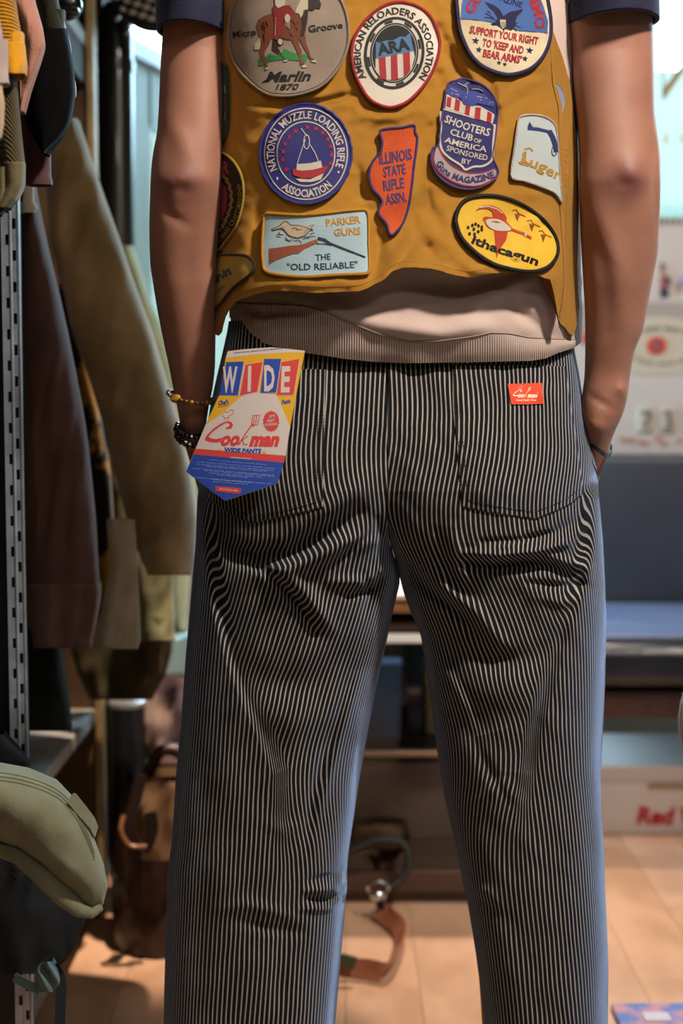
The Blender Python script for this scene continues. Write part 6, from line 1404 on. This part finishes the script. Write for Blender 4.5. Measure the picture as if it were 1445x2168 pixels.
def f2(s):
    s.poly(c5([(632, 292), (785, 270), (745, 545), (585, 556)]), tw, .14, 0)
    for q, m in (([(478, 268), (626, 262), (575, 550), (418, 548)], tb), ([(640, 290), (785, 268), (740, 520), (592, 552)], tr), ([(800, 240), (943, 240), (900, 526), (768, 530)], tb), ([(948, 268), (1098, 240), (1048, 545), (905, 548)], tr)):
        s.poly([(x + .9, y + 1.0) for x, y in c5(q)], tw, .2, 0); s.poly(c5(q), m, .3, 0)
    for ch, q in (('W', [(448, 518), (572, 518)]), ('I', [(655, 512), (700, 510)]), ('D', [(797, 508), (893, 503)]), ('E', [(938, 517), (1026, 515)])):
        s.text(ch, c5(q), 52, tw, .5, .035 if ch != 'I' else .03, .12, h0=.2)
tpart('wide_lettering', f2)
def f3(s):
    cookman(s, c5, 1 / 4.014, tr, .3)
    s.text('WIDE PANTS', c5([(460, 1027), (620, 1036), (775, 1040)]), 8.5, tb, .3, .05, .15, h0=0)
    s.text("Chef's", c5([(412, 632), (500, 622)]), 9, tb, .3, .03, .4, h0=0); s.text('Pants', c5([(950, 628), (1025, 612)]), 9, tb, .3, .03, .4, h0=0)
    for x in (428, 800): s.star(*c5([(x, 1015 + (15 if x > 500 else 0))])[0], 4.2, ty, .3)
    s.stroke(c5([(405, 648), (490, 634)]), 1, tr, .3, 0)
tpart('word_mark', f3)
def f4(s):
    x, y = c5([(858, 770)])[0]; n = 18; pts = [(x + (18 if i % 2 == 0 else 15.6) * math.sin(PI * i / n), y - (23 if i % 2 == 0 else 20) * math.cos(PI * i / n)) for i in range(2 * n)]
    s.poly(pts, tr, .3, 0, sp=60)
    for t_, q in (("LET'S", [(838, 742), (892, 735)]), ('ENJOY', [(825, 778), (892, 770)]), ('COOKING!!', [(805, 812), (910, 802)])): s.text(t_, c5(q), 5.4, tw, .5, .03, .2, h0=.2)
tpart('red_seal', f4)
def f5(s):
    s.text('cookmanusa.com', c5([(505, 1083), (690, 1095)]), 4.2, tw, .3, .02, h0=.1)
    for i, (a, b) in enumerate(((320, 825), (230, 905), (220, 888), (290, 825), (195, 895), (292, 890), (320, 790), (400, 680), (182, 870), (350, 700), (365, 665))):
        y = 1098 + i * 18.5; n = int((b - a) / 11)
        for k in range(n):
            if (k * 7 + i * 3) % 9 == 0: continue
            x = a + k * 11; sl = .085 * (x - a); s.stroke(c5([(x, y + sl), (x + 4, y + sl - 2), (x + 8, y + sl + 1)]), .9, pr('tag_small', 'aab4dc'), .3, 0)
    s.poly(cat(c5([(400, 1322), (580, 1338), (602, 1362), (575, 1384), (405, 1366), (388, 1342)]), 4), tr, .3, 0); s.text("Good Chef's wear", c5([(418, 1352), (572, 1368)]), 4.2, tw, .5, .03, .2, h0=.2)
tpart('small_print', f5)

# ================================================================== bracelets
def band(cx, cy, rx, ry, tilt, Yc_, a, sag=0):
    q = P(cx, cy, Yc_); return Vector((q[0] + rx * math.cos(a), Yc_ - ry * math.sin(a), q[2] + tilt * math.cos(a) * rx - sag * max(0, math.sin(a))))
b1 = empty('bead_bracelet', p3(405, 848, 1.615), 'gold and brown bead bracelet, the upper one on the left wrist', 'bracelet', None)
mg1 = mk('bead_gold', 'b0822e', .3, metal=.6); mg2 = mk('bead_brown', '5c3a20', .25, coat=.5); mg3 = mk('bead_silver', 'c0b8ac', .2, metal=.9)
nb_ = 26
for i in range(nb_):
    a = 2 * PI * i / nb_; q = band(405, 838, .0255, .028, -.18, 1.612, a, .007); mb2 = MB()
    if i == 9: mb2.ball(q, .0052, mg1, 8, (1.4, .8, 1.0), .5); nm = 'charm'
    else: mb2.ball(q, .0030 if i % 2 else .0034, (mg3 if i in (11, 12, 13) else (mg1 if i % 3 == 0 else mg2)), 10, (1, 1, .85)); nm = 'bead'
    mb2.build(nm, b1)
b2_ = empty('bead_bracelet', p3(410, 915, 1.63), 'black faceted bead bracelet with silver beads at the left hand', 'bracelet', None)
mk1 = mk('bead_black', '0d0d10', .2, coat=.6)
for strand in range(2):
    for i in range(26):
        a = 2 * PI * i / 26 + strand * .1; q = band(415, 902 + strand * 10, .0215 + strand * .001, .027, -.05, 1.632, a, .012 + strand * .004)
        sd = ((i * 5 + strand * 3) % 7 == 0); mb2 = MB(); mb2.ball(q, .0028 if sd else .0042, mg3 if sd else mk1, 7, (1, 1, 1), .5); mb2.build('bead', b2_, smooth=sd)
b3 = MB(); mr = mk('black_rubber', '1a1d22', .5)
pts = [p3(x, y, yy) for x, y, yy in ((1256, 944, 1.585), (1268, 954, 1.578), (1278, 962, 1.582), (1285, 965, 1.595), (1291, 958, 1.61), (1293, 946, 1.62), (1290, 935, 1.635), (1278, 928, 1.65), (1260, 928, 1.65), (1245, 934, 1.63), (1243, 942, 1.60))]
b3.ribbon(curve(pts + [pts[0]], 6), .0045, .0022, mr, (0, .1, 1)); o = b3.build('rubber_bracelet'); tag(o, 'thin black rubber band round the right hand where it enters the pocket', 'bracelet')

# red brush lettering on the shoe box front
bl_ = Sticker(lambda x, y: 3.06 + 0 * np.asarray(x, float)); rl = mk('red_brush_ink', 'b42030', .6)
bl_.text('Red', [(1346, 1742), (1428, 1745)], 34, rl, 1.5, .05, .15, h0=0); bl_.text('Wing', [(1438, 1746), (1560, 1748)], 34, rl, 1.5, .05, .15, h0=0)
bl_.build('red_lettering', sb)
